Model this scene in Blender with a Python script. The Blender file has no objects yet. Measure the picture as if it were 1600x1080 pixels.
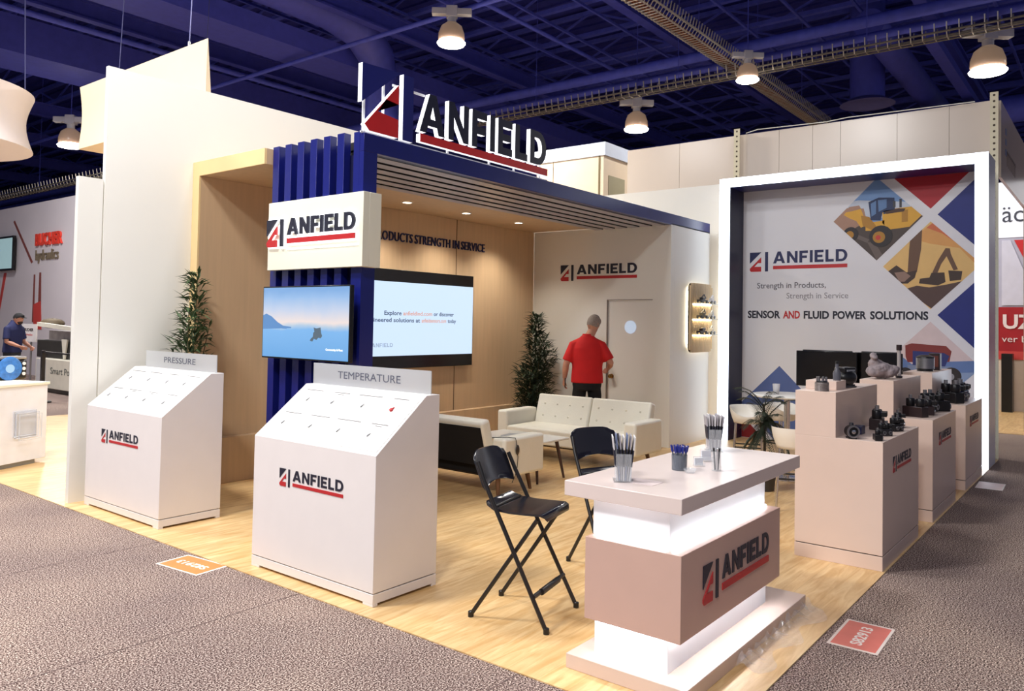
import bpy, bmesh, math, random
from mathutils import Vector, Matrix
from mathutils.geometry import tessellate_polygon

SC = bpy.context.scene
COL = SC.collection
PI = math.pi
R = math.radians
random.seed(7)

# ------------------------------------------------------------------ camera, world, exposure
def setup_camera():
    yaw, pitch, roll, f, cy = R(38.1), R(1.675), R(-1.034), 1222.0, 469.0
    fw = Vector((math.cos(pitch)*math.cos(yaw), math.cos(pitch)*math.sin(yaw), math.sin(pitch)))
    r0 = Vector((math.sin(yaw), -math.cos(yaw), 0)); d0 = fw.cross(r0)
    c, s = math.cos(roll), math.sin(roll)
    r = c*r0 + s*d0; d = -s*r0 + c*d0
    m = Matrix((r, -d, -fw)).transposed().to_4x4(); m.translation = (-3.10, -1.34, 1.72)
    cam = bpy.data.cameras.new('camera'); cam.sensor_width = 36; cam.sensor_fit = 'HORIZONTAL'
    cam.lens = f/1600*36; cam.shift_y = -(540-cy)/1600; cam.clip_start = .05; cam.clip_end = 300
    o = bpy.data.objects.new('camera', cam); COL.objects.link(o); o.matrix_world = m; SC.camera = o
setup_camera()
w = bpy.data.worlds.new('hall_air'); SC.world = w; w.use_nodes = True
w.node_tree.nodes['Background'].inputs[0].default_value = (.72, .76, 1, 1)
w.node_tree.nodes['Background'].inputs[1].default_value = .2
SC.view_settings.view_transform = 'Standard'; SC.view_settings.look = 'None'
SC.view_settings.exposure = 0.12; SC.view_settings.gamma = 1.0; SC.view_settings.use_curve_mapping = False
SC.cycles.use_denoising = True
SC.cycles.max_bounces = 8; SC.cycles.diffuse_bounces = 4; SC.cycles.glossy_bounces = 3
SC.cycles.transmission_bounces = 6; SC.cycles.transparent_max_bounces = 8
SC.cycles.sample_clamp_indirect = 6.0

def hall_lamp(x, y, z, power, col=(1, .985, .97), size=1.4):
    l = bpy.data.lights.new('hall_light', 'AREA'); l.shape = 'DISK'; l.size = size; l.energy = power; l.color = col
    o = bpy.data.objects.new('hall_light', l); COL.objects.link(o); o.location = (x, y, z)
    return o
# hall lamps added out of view, placed and tuned for the light they give
for (x, y, p) in ((-2.8, 4.4, 500), (-6.2, -1.5, 680), (-6.5, 7, 300), (-1.5, 9.5, 360), (1.6, 3.6, 170), (8, 2.4, 50), (2.0, 17.0, 620), (17, -3, 40)):
    hall_lamp(x, y, 7.6, p)

# ------------------------------------------------------------------ materials
def lin(c):
    return tuple((v/255/12.92 if v/255 <= .04045 else ((v/255+.055)/1.055)**2.4) for v in c)
MATS = {}
def M(name, rgb, rough=.5, metal=0, var=.04, vscale=6, bump=0, bscale=60, emit=0, ecol=None, spec=.5, alpha=1, trans=0, coat=0, stretch=None, screen=False):
    if name in MATS: return MATS[name]
    m = bpy.data.materials.new(name); m.use_nodes = True
    n = m.node_tree.nodes; L = m.node_tree.links; b = n['Principled BSDF']
    c = lin(rgb)
    tc = n.new('ShaderNodeTexCoord'); mp = n.new('ShaderNodeMapping'); L.new(tc.outputs['Object'], mp.inputs[0])
    if stretch: mp.inputs['Scale'].default_value = stretch
    nz = n.new('ShaderNodeTexNoise'); nz.inputs['Scale'].default_value = vscale; nz.inputs['Detail'].default_value = 4
    L.new(mp.outputs[0], nz.inputs['Vector'])
    cr = n.new('ShaderNodeValToRGB'); L.new(nz.outputs[0], cr.inputs[0])
    cr.color_ramp.elements[0].position = .3; cr.color_ramp.elements[1].position = .7
    cr.color_ramp.elements[0].color = tuple(max(0, v*(1-var)) for v in c)+(1,)
    cr.color_ramp.elements[1].color = tuple(min(1, v*(1+var)) for v in c)+(1,)
    if screen: b.inputs['Base Color'].default_value = (.02, .02, .02, 1)
    else: L.new(cr.outputs[0], b.inputs['Base Color'])
    b.inputs['Roughness'].default_value = rough; b.inputs['Metallic'].default_value = metal
    b.inputs['Specular IOR Level'].default_value = spec
    if coat: b.inputs['Coat Weight'].default_value = coat; b.inputs['Coat Roughness'].default_value = .08
    if trans: b.inputs['Transmission Weight'].default_value = trans; b.inputs['IOR'].default_value = 1.3
    b.inputs['Alpha'].default_value = alpha
    if emit:
        b.inputs['Emission Color'].default_value = tuple(lin(ecol or rgb))+(1,); b.inputs['Emission Strength'].default_value = emit
    if bump:
        n2 = n.new('ShaderNodeTexNoise'); n2.inputs['Scale'].default_value = bscale; n2.inputs['Detail'].default_value = 3
        L.new(mp.outputs[0], n2.inputs['Vector'])
        bp = n.new('ShaderNodeBump'); bp.inputs['Strength'].default_value = bump; bp.inputs['Distance'].default_value = .01
        L.new(n2.outputs[0], bp.inputs['Height']); L.new(bp.outputs[0], b.inputs['Normal'])
    MATS[name] = m
    return m

def carpet_mat(name, stops, scale, vscale=.7):
    m = bpy.data.materials.new(name); m.use_nodes = True
    n = m.node_tree.nodes; L = m.node_tree.links; b = n['Principled BSDF']
    tc = n.new('ShaderNodeTexCoord')
    nz = n.new('ShaderNodeTexNoise'); nz.inputs['Scale'].default_value = scale; nz.inputs['Detail'].default_value = 2.5; nz.inputs['Roughness'].default_value = .6
    L.new(tc.outputs['Object'], nz.inputs['Vector'])
    cr = n.new('ShaderNodeValToRGB'); L.new(nz.outputs[0], cr.inputs[0])
    el = cr.color_ramp.elements
    while len(el) < len(stops): el.new(.5)
    for e, (p, c) in zip(el, stops): e.position = p; e.color = lin(c)+(1,)
    big = n.new('ShaderNodeTexNoise'); big.inputs['Scale'].default_value = vscale; big.inputs['Detail'].default_value = 4
    L.new(tc.outputs['Object'], big.inputs['Vector'])
    cr2 = n.new('ShaderNodeValToRGB'); L.new(big.outputs[0], cr2.inputs[0])
    cr2.color_ramp.elements[0].position = .3; cr2.color_ramp.elements[1].position = .7
    cr2.color_ramp.elements[0].color = (.72, .70, .73, 1); cr2.color_ramp.elements[1].color = (1.12, 1.10, 1.04, 1)
    mx = n.new('ShaderNodeMix'); mx.data_type = 'RGBA'; mx.blend_type = 'MULTIPLY'; mx.inputs[0].default_value = 1
    L.new(cr.outputs[0], mx.inputs[6]); L.new(cr2.outputs[0], mx.inputs[7]); L.new(mx.outputs[2], b.inputs['Base Color'])
    b.inputs['Roughness'].default_value = 1; b.inputs['Specular IOR Level'].default_value = .1
    bp = n.new('ShaderNodeBump'); bp.inputs['Strength'].default_value = .5; bp.inputs['Distance'].default_value = .01
    L.new(nz.outputs[0], bp.inputs['Height']); L.new(bp.outputs[0], b.inputs['Normal'])
    return m

def wood_mat(name, a, bcol, plank=.18, length=1.2, rough=.35):
    m = bpy.data.materials.new(name); m.use_nodes = True
    n = m.node_tree.nodes; L = m.node_tree.links; b = n['Principled BSDF']
    tc = n.new('ShaderNodeTexCoord')
    br = n.new('ShaderNodeTexBrick'); br.inputs['Scale'].default_value = 1; br.inputs['Brick Width'].default_value = length; br.inputs['Row Height'].default_value = plank
    br.inputs['Mortar Size'].default_value = .0015; br.offset = .37
    br.inputs['Color1'].default_value = (.93, .93, .93, 1); br.inputs['Color2'].default_value = (1.04, 1.04, 1.04, 1); br.inputs['Mortar'].default_value = (.8, .78, .74, 1)
    L.new(tc.outputs['Object'], br.inputs['Vector'])
    mp = n.new('ShaderNodeMapping'); mp.inputs['Scale'].default_value = (1.2, 9, 9); L.new(tc.outputs['Object'], mp.inputs[0])
    nz = n.new('ShaderNodeTexNoise'); nz.inputs['Scale'].default_value = 2.2; nz.inputs['Detail'].default_value = 6; nz.inputs['Distortion'].default_value = 1.0
    L.new(mp.outputs[0], nz.inputs['Vector'])
    cr = n.new('ShaderNodeValToRGB'); L.new(nz.outputs[0], cr.inputs[0])
    cr.color_ramp.elements[0].position = .32; cr.color_ramp.elements[1].position = .68
    cr.color_ramp.elements[0].color = lin(a)+(1,); cr.color_ramp.elements[1].color = lin(bcol)+(1,)
    mx = n.new('ShaderNodeMix'); mx.data_type = 'RGBA'; mx.blend_type = 'MULTIPLY'; mx.inputs[0].default_value = 1
    L.new(cr.outputs[0], mx.inputs[6]); L.new(br.outputs[0], mx.inputs[7]); L.new(mx.outputs[2], b.inputs['Base Color'])
    b.inputs['Roughness'].default_value = rough
    return m

def ramp_mat(name, axis, stops, lo, hi, emit=0, rough=.4, noise=0):
    """colour runs along one object axis; a printed or displayed picture's own gradient"""
    m = bpy.data.materials.new(name); m.use_nodes = True
    n = m.node_tree.nodes; L = m.node_tree.links; b = n['Principled BSDF']
    tc = n.new('ShaderNodeTexCoord'); sp = n.new('ShaderNodeSeparateXYZ'); L.new(tc.outputs['Object'], sp.inputs[0])
    mr = n.new('ShaderNodeMapRange'); mr.inputs[1].default_value = lo; mr.inputs[2].default_value = hi
    L.new(sp.outputs[axis], mr.inputs[0])
    src = mr.outputs[0]
    if noise:
        nz = n.new('ShaderNodeTexNoise'); nz.inputs['Scale'].default_value = 5; L.new(tc.outputs['Object'], nz.inputs['Vector'])
        ma = n.new('ShaderNodeMath'); ma.operation = 'MULTIPLY_ADD'; ma.inputs[1].default_value = noise; L.new(nz.outputs[0], ma.inputs[0]); L.new(mr.outputs[0], ma.inputs[2]); src = ma.outputs[0]
    cr = n.new('ShaderNodeValToRGB'); L.new(src, cr.inputs[0])
    el = cr.color_ramp.elements
    while len(el) < len(stops): el.new(.5)
    for e, (p, c) in zip(el, stops): e.position = p; e.color = lin(c)+(1,)
    if emit:
        b.inputs['Base Color'].default_value = (.02, .02, .02, 1)
        L.new(cr.outputs[0], b.inputs['Emission Color']); b.inputs['Emission Strength'].default_value = emit
    else: L.new(cr.outputs[0], b.inputs['Base Color'])
    b.inputs['Roughness'].default_value = rough
    return m

white = M('white_laminate', (236, 230, 228), .32, var=.012)
wallw = M('white_painted_panel', (240, 238, 230), .4, var=.012, vscale=1.5)
cream = M('cream_panel', (238, 236, 222), .4, var=.01)
beige = M('beige_laminate', (206, 176, 140), .45, var=.05, vscale=3, stretch=(6, 6, .35))
navy = M('navy_lacquer', (20, 28, 112), .28, var=.05)
navyd = M('dark_navy_panel', (14, 17, 58), .45, var=.08)
navyp = M('navy_print', (22, 30, 82), .5, var=.03)
inkd = M('dark_navy_ink', (26, 28, 48), .5, var=.03)
redp = M('red_print', (190, 34, 40), .45, var=.03)
black = M('black_plastic', (20, 20, 22), .35, var=.1)
blackm = M('black_powder_coat', (26, 24, 26), .4, var=.1)
blackf = M('black_fabric', (16, 14, 15), .95, var=.2, vscale=60, bump=.3, bscale=400)
chrome = M('chrome', (215, 215, 218), .15, 1, var=.02)
steel = M('brushed_steel', (165, 165, 168), .35, 1, var=.05)
leather = M('white_leatherette', (236, 232, 218), .42, var=.02, bump=.12, bscale=90)
woodleg = M('walnut_leg', (112, 78, 52), .5, var=.15, vscale=12)
acry = M('frosted_acrylic', (234, 236, 238), .35, var=.01, trans=.55, alpha=.82)
clear = M('clear_acrylic', (240, 245, 250), .05, var=0, trans=.0, alpha=.22, spec=.8)
greyp = M('grey_print', (120, 118, 118), .6, var=.05)
screenblk = M('black_bezel', (14, 14, 16), .25, var=.05)
ledw = M('white_light_strip', (255, 255, 255), .5, emit=3.2, ecol=(228, 240, 255), var=0)
skin = M('skin', (196, 140, 116), .55, var=.06, vscale=14)

# ------------------------------------------------------------------ geometry helpers
class MB:
    def __init__(s): s.v = []; s.f = []; s.mi = []; s.sm = []; s.cur = 0
    def add(s, vs, fs, smooth=False):
        k = len(s.v); s.v += [Vector(p) for p in vs]
        for f in fs: s.f.append([i+k for i in f]); s.mi.append(s.cur); s.sm.append(smooth)
        return s
    def box(s, x0, x1, y0, y1, z0, z1):
        return s.add([(x0,y0,z0),(x1,y0,z0),(x1,y1,z0),(x0,y1,z0),(x0,y0,z1),(x1,y0,z1),(x1,y1,z1),(x0,y1,z1)],
              [(3,2,1,0),(4,5,6,7),(0,1,5,4),(1,2,6,5),(2,3,7,6),(3,0,4,7)])
    def cbox(s, c, d, m=None):
        k = len(s.v); s.box(-d[0]/2, d[0]/2, -d[1]/2, d[1]/2, -d[2]/2, d[2]/2)
        for i in range(k, len(s.v)):
            p = s.v[i]
            if m is not None: p = m @ p
            s.v[i] = p + Vector(c)
        return s
    def bar(s, p0, p1, w, h, up=(0,0,1)):
        p0, p1 = Vector(p0), Vector(p1); d = (p1-p0).normalized(); u = Vector(up)
        a = d.cross(u)
        if a.length < 1e-4: a = d.cross(Vector((1,0,0)))
        a.normalize(); b = a.cross(d).normalized(); a *= w/2; b *= h/2
        return s.add([p0-a-b,p0+a-b,p0+a+b,p0-a+b,p1-a-b,p1+a-b,p1+a+b,p1-a+b], [(0,1,2,3),(7,6,5,4),(0,4,5,1),(1,5,6,2),(2,6,7,3),(3,7,4,0)])
    def tube(s, pts, r, n=10, caps=True):
        pts = [Vector(p) for p in pts]; rs = r if isinstance(r, (list, tuple)) else [r]*len(pts)
        rings = []; ref = None
        for i, p in enumerate(pts):
            t = (pts[min(i+1, len(pts)-1)] - pts[max(i-1, 0)]).normalized()
            if ref is None:
                ref = t.orthogonal().normalized()
            ref = (ref - t*ref.dot(t))
            ref = ref.normalized() if ref.length > 1e-5 else t.orthogonal().normalized()
            b = t.cross(ref)
            rings.append([p + (ref*math.cos(2*PI*k/n) + b*math.sin(2*PI*k/n))*rs[i] for k in range(n)])
        return s.loftrings(rings, caps)
    def loftrings(s, rings, caps=True, closed=False):
        n = len(rings[0]); vs = [p for r in rings for p in r]; fs = []
        for i in range(len(rings)-1):
            for k in range(n):
                a, b = i*n+k, i*n+(k+1) % n
                fs.append((a, b, b+n, a+n))
        k0 = len(s.f)
        s.add(vs, fs, True)
        if caps:
            base = len(s.v)-len(vs)
            s.f.append([base+i for i in range(n)][::-1]); s.f.append([base+(len(rings)-1)*n+i for i in range(n)])
            s.mi += [s.cur]*2; s.sm += [False]*2
        return s
    def cyl(s, p0, p1, r0, r1=None, n=20, caps=True): return s.tube([p0, p1], [r0, r0 if r1 is None else r1], n, caps)
    def loft(s, rings, n=20, caps=True):      # (cx,cy,cz,rx,ry) horizontal ellipses
        return s.loftrings([[Vector((c[0]+c[3]*math.cos(2*PI*k/n), c[1]+c[4]*math.sin(2*PI*k/n), c[2])) for k in range(n)] for c in rings], caps)
    def lathe(s, prof, c=(0,0,0), n=28, m=None):
        rings = []
        for r, z in prof:
            ring = [Vector((max(r, 1e-4)*math.cos(2*PI*k/n), max(r, 1e-4)*math.sin(2*PI*k/n), z)) for k in range(n)]
            if m is not None: ring = [m @ p for p in ring]
            rings.append([p + Vector(c) for p in ring])
        if prof[0][0] > .001 and prof[-1][0] > .001: return s.loftrings(rings+rings[:1], False)
        return s.loftrings(rings, True)
    def ell(s, c, r, nu=16, nv=10, m=None):
        rings = []
        for j in range(nv+1):
            t = -PI/2 + PI*j/nv; q = max(math.cos(t), 1e-3)
            ring = [Vector((r[0]*q*math.cos(2*PI*k/nu), r[1]*q*math.sin(2*PI*k/nu), r[2]*math.sin(t))) for k in range(nu)]
            if m is not None: ring = [m @ p for p in ring]
            rings.append([p + Vector(c) for p in ring])
        return s.loftrings(rings, True)
    def prism(s, poly, ext):
        poly = [Vector(p) for p in poly]; e = Vector(ext); n = len(poly)
        return s.add(poly + [p+e for p in poly], [list(range(n))[::-1], [n+i for i in range(n)]] + [[i, (i+1) % n, n+(i+1) % n, n+i] for i in range(n)])
    def flat(s, loops, mat4, depth=.002):     # 2-D outline with holes, extruded from 0 to depth along the frame's normal
        loops3 = [[Vector((x, y, 0)) for x, y in l] for l in loops]
        tris = tessellate_polygon(loops3)
        pts = [p for l in loops3 for p in l]; n = len(pts)
        vs = [mat4 @ p for p in pts] + [mat4 @ (p+Vector((0,0,depth))) for p in pts]
        fs = []
        for t in tris:
            a, b, c = (pts[i] for i in t)
            t = list(t)
            if (b-a).cross(c-a).z < 0: t = t[::-1]
            fs += [t[::-1], [i+n for i in t]]
        k = 0
        for l in loops3:
            area = sum(l[i].x*l[(i+1) % len(l)].y - l[(i+1) % len(l)].x*l[i].y for i in range(len(l)))
            ccw = area > 0
            hole = l is not loops3[0]
            for i in range(len(l)):
                a, b = k+i, k+(i+1) % len(l)
                q = [a, b, b+n, a+n]
                fs.append(q if ccw != hole else q[::-1])
            k += len(l)
        return s.add(vs, fs)
    def mesh(s, me, mat4):
        vs = [mat4 @ v.co for v in me.vertices]
        return s.add(vs, [list(p.vertices) for p in me.polygons])
    def xf(s, m, k=0):
        for i in range(k, len(s.v)): s.v[i] = m @ s.v[i]
        return s
    def build(s, name, mats, parent=None, bevel=0, seg=2, recalc=False, origin=None, sharp=40):
        o0 = Vector(origin) if origin else Vector((0,0,0))
        me = bpy.data.meshes.new(name)
        me.from_pydata([tuple(p-o0) for p in s.v], [], s.f)
        mats = mats if isinstance(mats, (list, tuple)) else [mats]
        for m in mats: me.materials.append(m)
        me.polygons.foreach_set('material_index', s.mi); me.polygons.foreach_set('use_smooth', s.sm)
        if recalc:
            b = bmesh.new(); b.from_mesh(me); bmesh.ops.recalc_face_normals(b, faces=b.faces[:]); b.to_mesh(me); b.free()
        me.set_sharp_from_angle(angle=R(sharp))
        me.update()
        o = bpy.data.objects.new(name, me); COL.objects.link(o); o.location = o0
        if parent: o.parent = parent
        if bevel:
            md = o.modifiers.new('bevel', 'BEVEL'); md.width = bevel; md.segments = seg; md.limit_method = 'ANGLE'; md.angle_limit = R(50)
        return o

def tag(o, label, cat, group=None):
    o['label'] = label; o['category'] = cat
    if group: o['group'] = group
    return o
def thing(name, label, cat, loc=(0,0,0), rotz=0, group=None):
    o = bpy.data.objects.new(name, None); COL.objects.link(o); o.location = loc; o.rotation_euler = (0,0,rotz); o.empty_display_size = .1
    return tag(o, label, cat, group)
def struct(o): o['kind'] = 'structure'; return o
def lab(o, label): o['label'] = label; return o
def kids(o): return [c for c in bpy.data.objects if c.parent == o]
def copy_tree(o, parent=None):
    c = o.copy(); COL.objects.link(c)
    if parent: c.parent = parent
    for ch in kids(o): copy_tree(ch, c)
    return c
def wmat(parent):   # shift of a thing whose parts are written in world coordinates
    return Matrix.Translation(-Vector(parent.location))
def wpart(mb, name, mats, parent, **k):
    root = parent
    while root.parent: root = root.parent
    mb.xf(wmat(root)); return mb.build(name, mats, parent, **k)

def frame(o, u, v):
    u, v = Vector(u).normalized(), Vector(v).normalized(); n = u.cross(v)
    m = Matrix((u, v, n)).transposed().to_4x4(); m.translation = Vector(o); return m
def facing_left(x, y, z): return frame((x, y, z), (0,-1,0), (0,0,1))     # surface that looks along -X
def facing_front(x, y, z): return frame((x, y, z), (1,0,0), (0,0,1))     # surface that looks along -Y

def text_mesh(body, size=1, bold=.0, width=None, align='LEFT', shear=0, spacing=1):
    cu = bpy.data.curves.new('txt', 'FONT'); cu.body = body; cu.size = 1; cu.offset = bold; cu.align_x = align; cu.space_character = spacing
    cu.resolution_u = 3; cu.extrude = .01; cu.shear = shear
    o = bpy.data.objects.new('txt', cu); COL.objects.link(o)
    dg = bpy.context.evaluated_depsgraph_get(); dg.update()
    me = bpy.data.meshes.new_from_object(o.evaluated_get(dg))
    bpy.data.objects.remove(o); bpy.data.curves.remove(cu)
    xs = [v.co.x for v in me.vertices]; sx = size
    if width: sx = width/(max(xs)-min(xs))
    x0 = min(xs) if align == 'LEFT' else 0
    for v in me.vertices: v.co = ((v.co.x-x0)*sx, v.co.y*size, (v.co.z+.01)*.1)
    return me
def put_text(mb, body, m, size, depth=.002, **k):
    me = text_mesh(body, size, **k); mb.mesh(me, m @ Matrix.Diagonal((1,1,depth/.002,1))); bpy.data.meshes.remove(me)

def arc(cx, cy, rx, ry, a0, a1, n=8):
    return [(cx+rx*math.cos(R(a0+(a1-a0)*i/n)), cy+ry*math.sin(R(a0+(a1-a0)*i/n))) for i in range(n+1)]
LET = {
 'A': (1.0, [[(0,0),(.25,0),(.32,.19),(.68,.19),(.75,0),(1,0),(.63,1),(.37,1)], [(.39,.37),(.61,.37),(.5,.70)]]),
 'N': (.86, [[(0,0),(.22,0),(.22,.62),(.64,0),(.86,0),(.86,1),(.64,1),(.64,.38),(.22,1),(0,1)]]),
 'F': (.68, [[(0,0),(.23,0),(.23,.37),(.6,.37),(.6,.58),(.23,.58),(.23,.79),(.68,.79),(.68,1),(0,1)]]),
 'I': (.23, [[(0,0),(.23,0),(.23,1),(0,1)]]),
 'E': (.70, [[(0,0),(.7,0),(.7,.21),(.23,.21),(.23,.4),(.62,.4),(.62,.6),(.23,.6),(.23,.79),(.7,.79),(.7,1),(0,1)]]),
 'L': (.64, [[(0,0),(.64,0),(.64,.21),(.23,.21),(.23,1),(0,1)]]),
 'D': (.88, [[(0,0)]+arc(.42,.5,.46,.5,-90,90,10)+[(0,1)], [(.23,.2)]+arc(.42,.5,.23,.3,-90,90,8)+[(.23,.8)]]),
}
def word(h, x, y, w=None):
    """block-letter outlines of the booth's name, one list of loops per letter"""
    tot = sum(LET[c][0] for c in 'ANFIELD') + 6*.15; sx = (w/tot) if w else h
    out = []
    for c in 'ANFIELD':
        out.append([[(x+px*sx, y+py*h) for px, py in l] for l in LET[c][1]]); x += (LET[c][0]+.15)*sx
    return out
def logo_shapes(h, w):
    """the maker's mark: dark corner triangle, red A, bar, lettering, underline; h = mark height, w = whole width"""
    tri = [(0,h),(.6*h,h),(0,.42*h)]
    red = [(0,.07*h),(.07*h,0),(.6*h,0),(.6*h,.25*h),(.24*h,.25*h),(.42*h,.44*h),(.6*h,.44*h),(.6*h,.74*h),(0,.16*h)]
    bar = [(.8*h,0),(.96*h,0),(.96*h,h),(.8*h,h)]
    lx = 1.22*h
    letters = word(.6*h, lx, .4*h, w-lx)
    und = [(lx,.1*h),(w,.1*h),(w,.28*h),(lx,.28*h)]
    return tri, red, bar, letters, und
def logo(parent, m, h, w, ink=None, depth=.003, slant=0):
    tri, red, bar, letters, und = logo_shapes(h, w)
    a = MB(); a.flat([tri], m, depth); a.flat([bar], m, depth)
    for l in letters: a.flat(l, m, depth)
    b = MB(); b.flat([red], m, depth); b.flat([und], m, depth)
    root = parent
    o = wpart(a, 'logo_lettering', ink or inkd, parent)
    wpart(b, 'logo_underline', redp, o)
    return o

# ------------------------------------------------------------------ the hall and the booth's shell
carpet = carpet_mat('aisle_carpet', [(.36, (28, 20, 20)), (.455, (96, 78, 74)), (.53, (158, 136, 128)), (.62, (232, 216, 204))], 120)
struct(MB().box(-14, 62, -14, 72, -.1, 0).build('floor', carpet))
wood = wood_mat('maple_vinyl', (212, 168, 108), (240, 206, 152))
struct(MB().box(0, 9.25, 0, 6.3, 0, .006).build('floor_booth', wood))
struct(MB().box(0, 9.0, 6.3, 13.0, 0, .006).build('floor_neighbour', wood))
struct(MB().box(12.5, 30, -9, 3, 0, .006).build('floor_aisle_booth', wood))

for y in (4.47, 2.74, 1.01): struct(MB().box(-14, -.002, y-.004, y+.004, 0, .001).build('trim_carpet_seam', M('carpet_seam_dark', (104, 86, 82), 1, var=.5, vscale=40)))

def room(name, m, *boxes, bevel=0):
    b = MB()
    for x in boxes: b.box(*x)
    return struct(b.build(name, m, bevel=bevel))
zc = 3.17
room('wall_left', wallw, (.30, 5.2, 6.233, 6.285, .006, 4.09))
room('wall_return', wallw, (.07, .29, 6.24, 6.30, .006, 3.005))
rim = M('portal_rim', (238, 208, 152), .45, var=.02)
room('trim_portal', rim, (1.18, 1.199, 6.11, 6.232, .006, 3.315), (1.18, 1.199, 4.985, 6.11, 3.168, 3.315))
room('wall_tv', beige, (1.20, 6.95, 6.11, 6.230, .006, zc-.002))
room('baseboard_tv', beige, (1.22, 6.948, 6.0, 6.108, .006, .48), bevel=.004)
seams = M('panel_seam', (96, 74, 52), .8)
room('trim_1', seams, (5.10, 5.108, 6.104, 6.1095, .482, zc-.004), (2.62, 2.628, 6.104, 6.1095, .482, zc-.004))
room('ceiling_alcove', beige, (1.20, 6.95, 4.98, 6.230, zc, 3.315))
room('ceiling_header', blackm, (1.43, 8.25, 3.76, 4.978, 3.22, 3.29))
# door wall with its opening
room('wall_door', wallw, (6.95, 7.06, 4.744, 6.108, .006, zc-.002), (6.95, 7.06, 3.70, 3.979, .006, zc-.002), (6.95, 7.06, 3.979, 4.744, 2.095, zc-.002))
room('wall_closet', wallw, (7.062, 8.248, 3.70, 3.78, .006, zc-.002))
room('wall_far', wallw, (8.55, 8.62, 3.60, 7.4, .006, 3.965))
d = room('door_1', wallw, (6.985, 7.025, 3.989, 4.734, .012, 2.083))
tan = M('brass_knob', (150, 112, 60), .3, .9)
k = MB(); k.lathe([(.0,0),(.032,0),(.034,.008),(.012,.014),(.012,.035),(.026,.045),(.03,.06),(.022,.074),(0,.078)], (6.985, 4.66, .958), 20, Matrix.Rotation(-PI/2, 3, 'Y'))
k.build('door_knob', tan, d)
k = MB(); k.cyl((6.985, 4.355, 1.69), (6.979, 4.355, 1.69), .095, n=36)
k.build('round_window', M('pale_blue_pane', (206, 226, 250), .2, emit=.35), d)
room('trim_2', M('door_frame_shadow_gap', (150, 142, 136), .6), (6.953, 6.985, 4.736, 4.743, .01, 2.09), (6.953, 6.985, 3.98, 4.743, 2.085, 2.094))
# header: fascia, slatted soffit
room('trim_header', navy, (1.27, 8.25, 3.70, 3.755, 3.15, 3.305), bevel=.003)
soffit = M('soffit_slat', (172, 170, 184), .3)
for i in range(6):
    y = 3.80 + i*.205
    b = MB(); b.box(1.425, 7.3, y, y+.135, 3.148, 3.20); b.cur = 1; b.box(1.425, 7.3, y, y+.135, 3.145, 3.1478); struct(b.build('trim_soffit', [M('soffit_blade_shade', (12, 12, 22), .7), soffit]))  # slat sides painted near-black for the shade in the gaps
room('trim_soffit_end', navyd, (1.425, 7.3, 3.757, 3.795, 3.15, 3.20))

# downlights in the alcove ceiling
dl_l = ['recessed round downlight nearest the blue slatted column', 'recessed round downlight in the middle of the alcove ceiling row', 'recessed round downlight nearest the white door wall']
glow = M('warm_lamp_lens', (255, 246, 228), .4, emit=9, ecol=(255, 240, 214), var=0)
ringm = M('white_metal_ring', (236, 234, 230), .3)
for i, (x, y) in enumerate(((3.58, 5.55), (4.67, 5.55), (5.81, 5.55))):
    t = thing('downlight', dl_l[i], 'light', (x, y, zc), 0, 'alcove downlights')
    MB().lathe([(.052, 0), (.072, 0), (.07, -.008), (.054, -.008)], n=28).build('trim_ring', ringm, t)
    MB().cyl((0,0,-.001), (0,0,-.006), .05, n=28).build('lens', glow, t)
    l = bpy.data.lights.new('downlight', 'SPOT'); l.energy = 75; l.spot_size = R(122); l.spot_blend = .8; l.color = (1, .92, .80); l.shadow_soft_size = .05
    o = bpy.data.objects.new('downlight_beam', l); COL.objects.link(o); o.parent = t; o.location = (0,0,-.03)

# ------------------------------------------------------------------ slatted column, its sign box and screen
t = thing('slatted_column', 'tall navy blue column of vertical slats at the booth corner', 'column', (1.34, 4.34, .006))
wpart(MB().box(1.345, 1.42, 3.76, 4.98, .006, 3.15), 'backing_panel', navyd, t)
wpart(MB().box(1.27, 1.42, 3.70, 3.755, .006, 3.149), 'corner_board', navy, t)
wpart(MB().box(1.27, 1.345, 3.756, 3.83, .006, 3.32), 'corner_post', navy, t)
for i in range(6):
    y1 = 4.98 - .186*i
    wpart(MB().box(1.27, 1.344, y1-.092, y1, .006, 3.335), 'slat', navy, t, bevel=.002)

t = thing('sign_box', 'cream illuminated sign box wrapped around the navy column', 'sign', (1.3, 4.26, 2.165))
wpart(MB().box(1.20, 1.268, 3.61, 4.925, 2.165, 2.79).box(1.268, 1.40, 3.61, 3.697, 2.165, 2.79), 'housing', M('cream_lit_box', (240, 238, 218), .4, var=.01), t, bevel=.003)
m = facing_left(1.199, 4.905, 2.375)
tri, red, bar, letters, und = logo_shapes(.25, 1.225)
halo = M('halo_acrylic', (255, 255, 255), .4, emit=2.0, ecol=(246, 250, 255), var=0)
def grow(loop, d):
    cx = sum(p[0] for p in loop)/len(loop); cy = sum(p[1] for p in loop)/len(loop)
    xs = [p[0] for p in loop]; ys = [p[1] for p in loop]
    sx = 1 + 2*d/max(1e-3, max(xs)-min(xs)); sy = 1 + 2*d/max(1e-3, max(ys)-min(ys))
    return [(cx+(x-cx)*sx, cy+(y-cy)*sy) for x, y in loop]
hb = MB()
for i, l in enumerate([tri, red, bar, und] + [q[0] for q in letters]): hb.flat([grow(l, .016)], m, .006 + .0003*i)
wpart(hb, 'halo_backing', halo, t)
mm = m @ Matrix.Translation((0,0,.014))
a = MB(); a.flat([tri], mm, .016); a.flat([bar], mm, .016); wpart(a, 'emblem', inkd, t)
for l in letters: wpart(MB().flat(l, mm, .016), 'letter', inkd, t)
b = MB(); b.flat([red], mm, .016); wpart(b, 'emblem_accent', redp, t)
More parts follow.
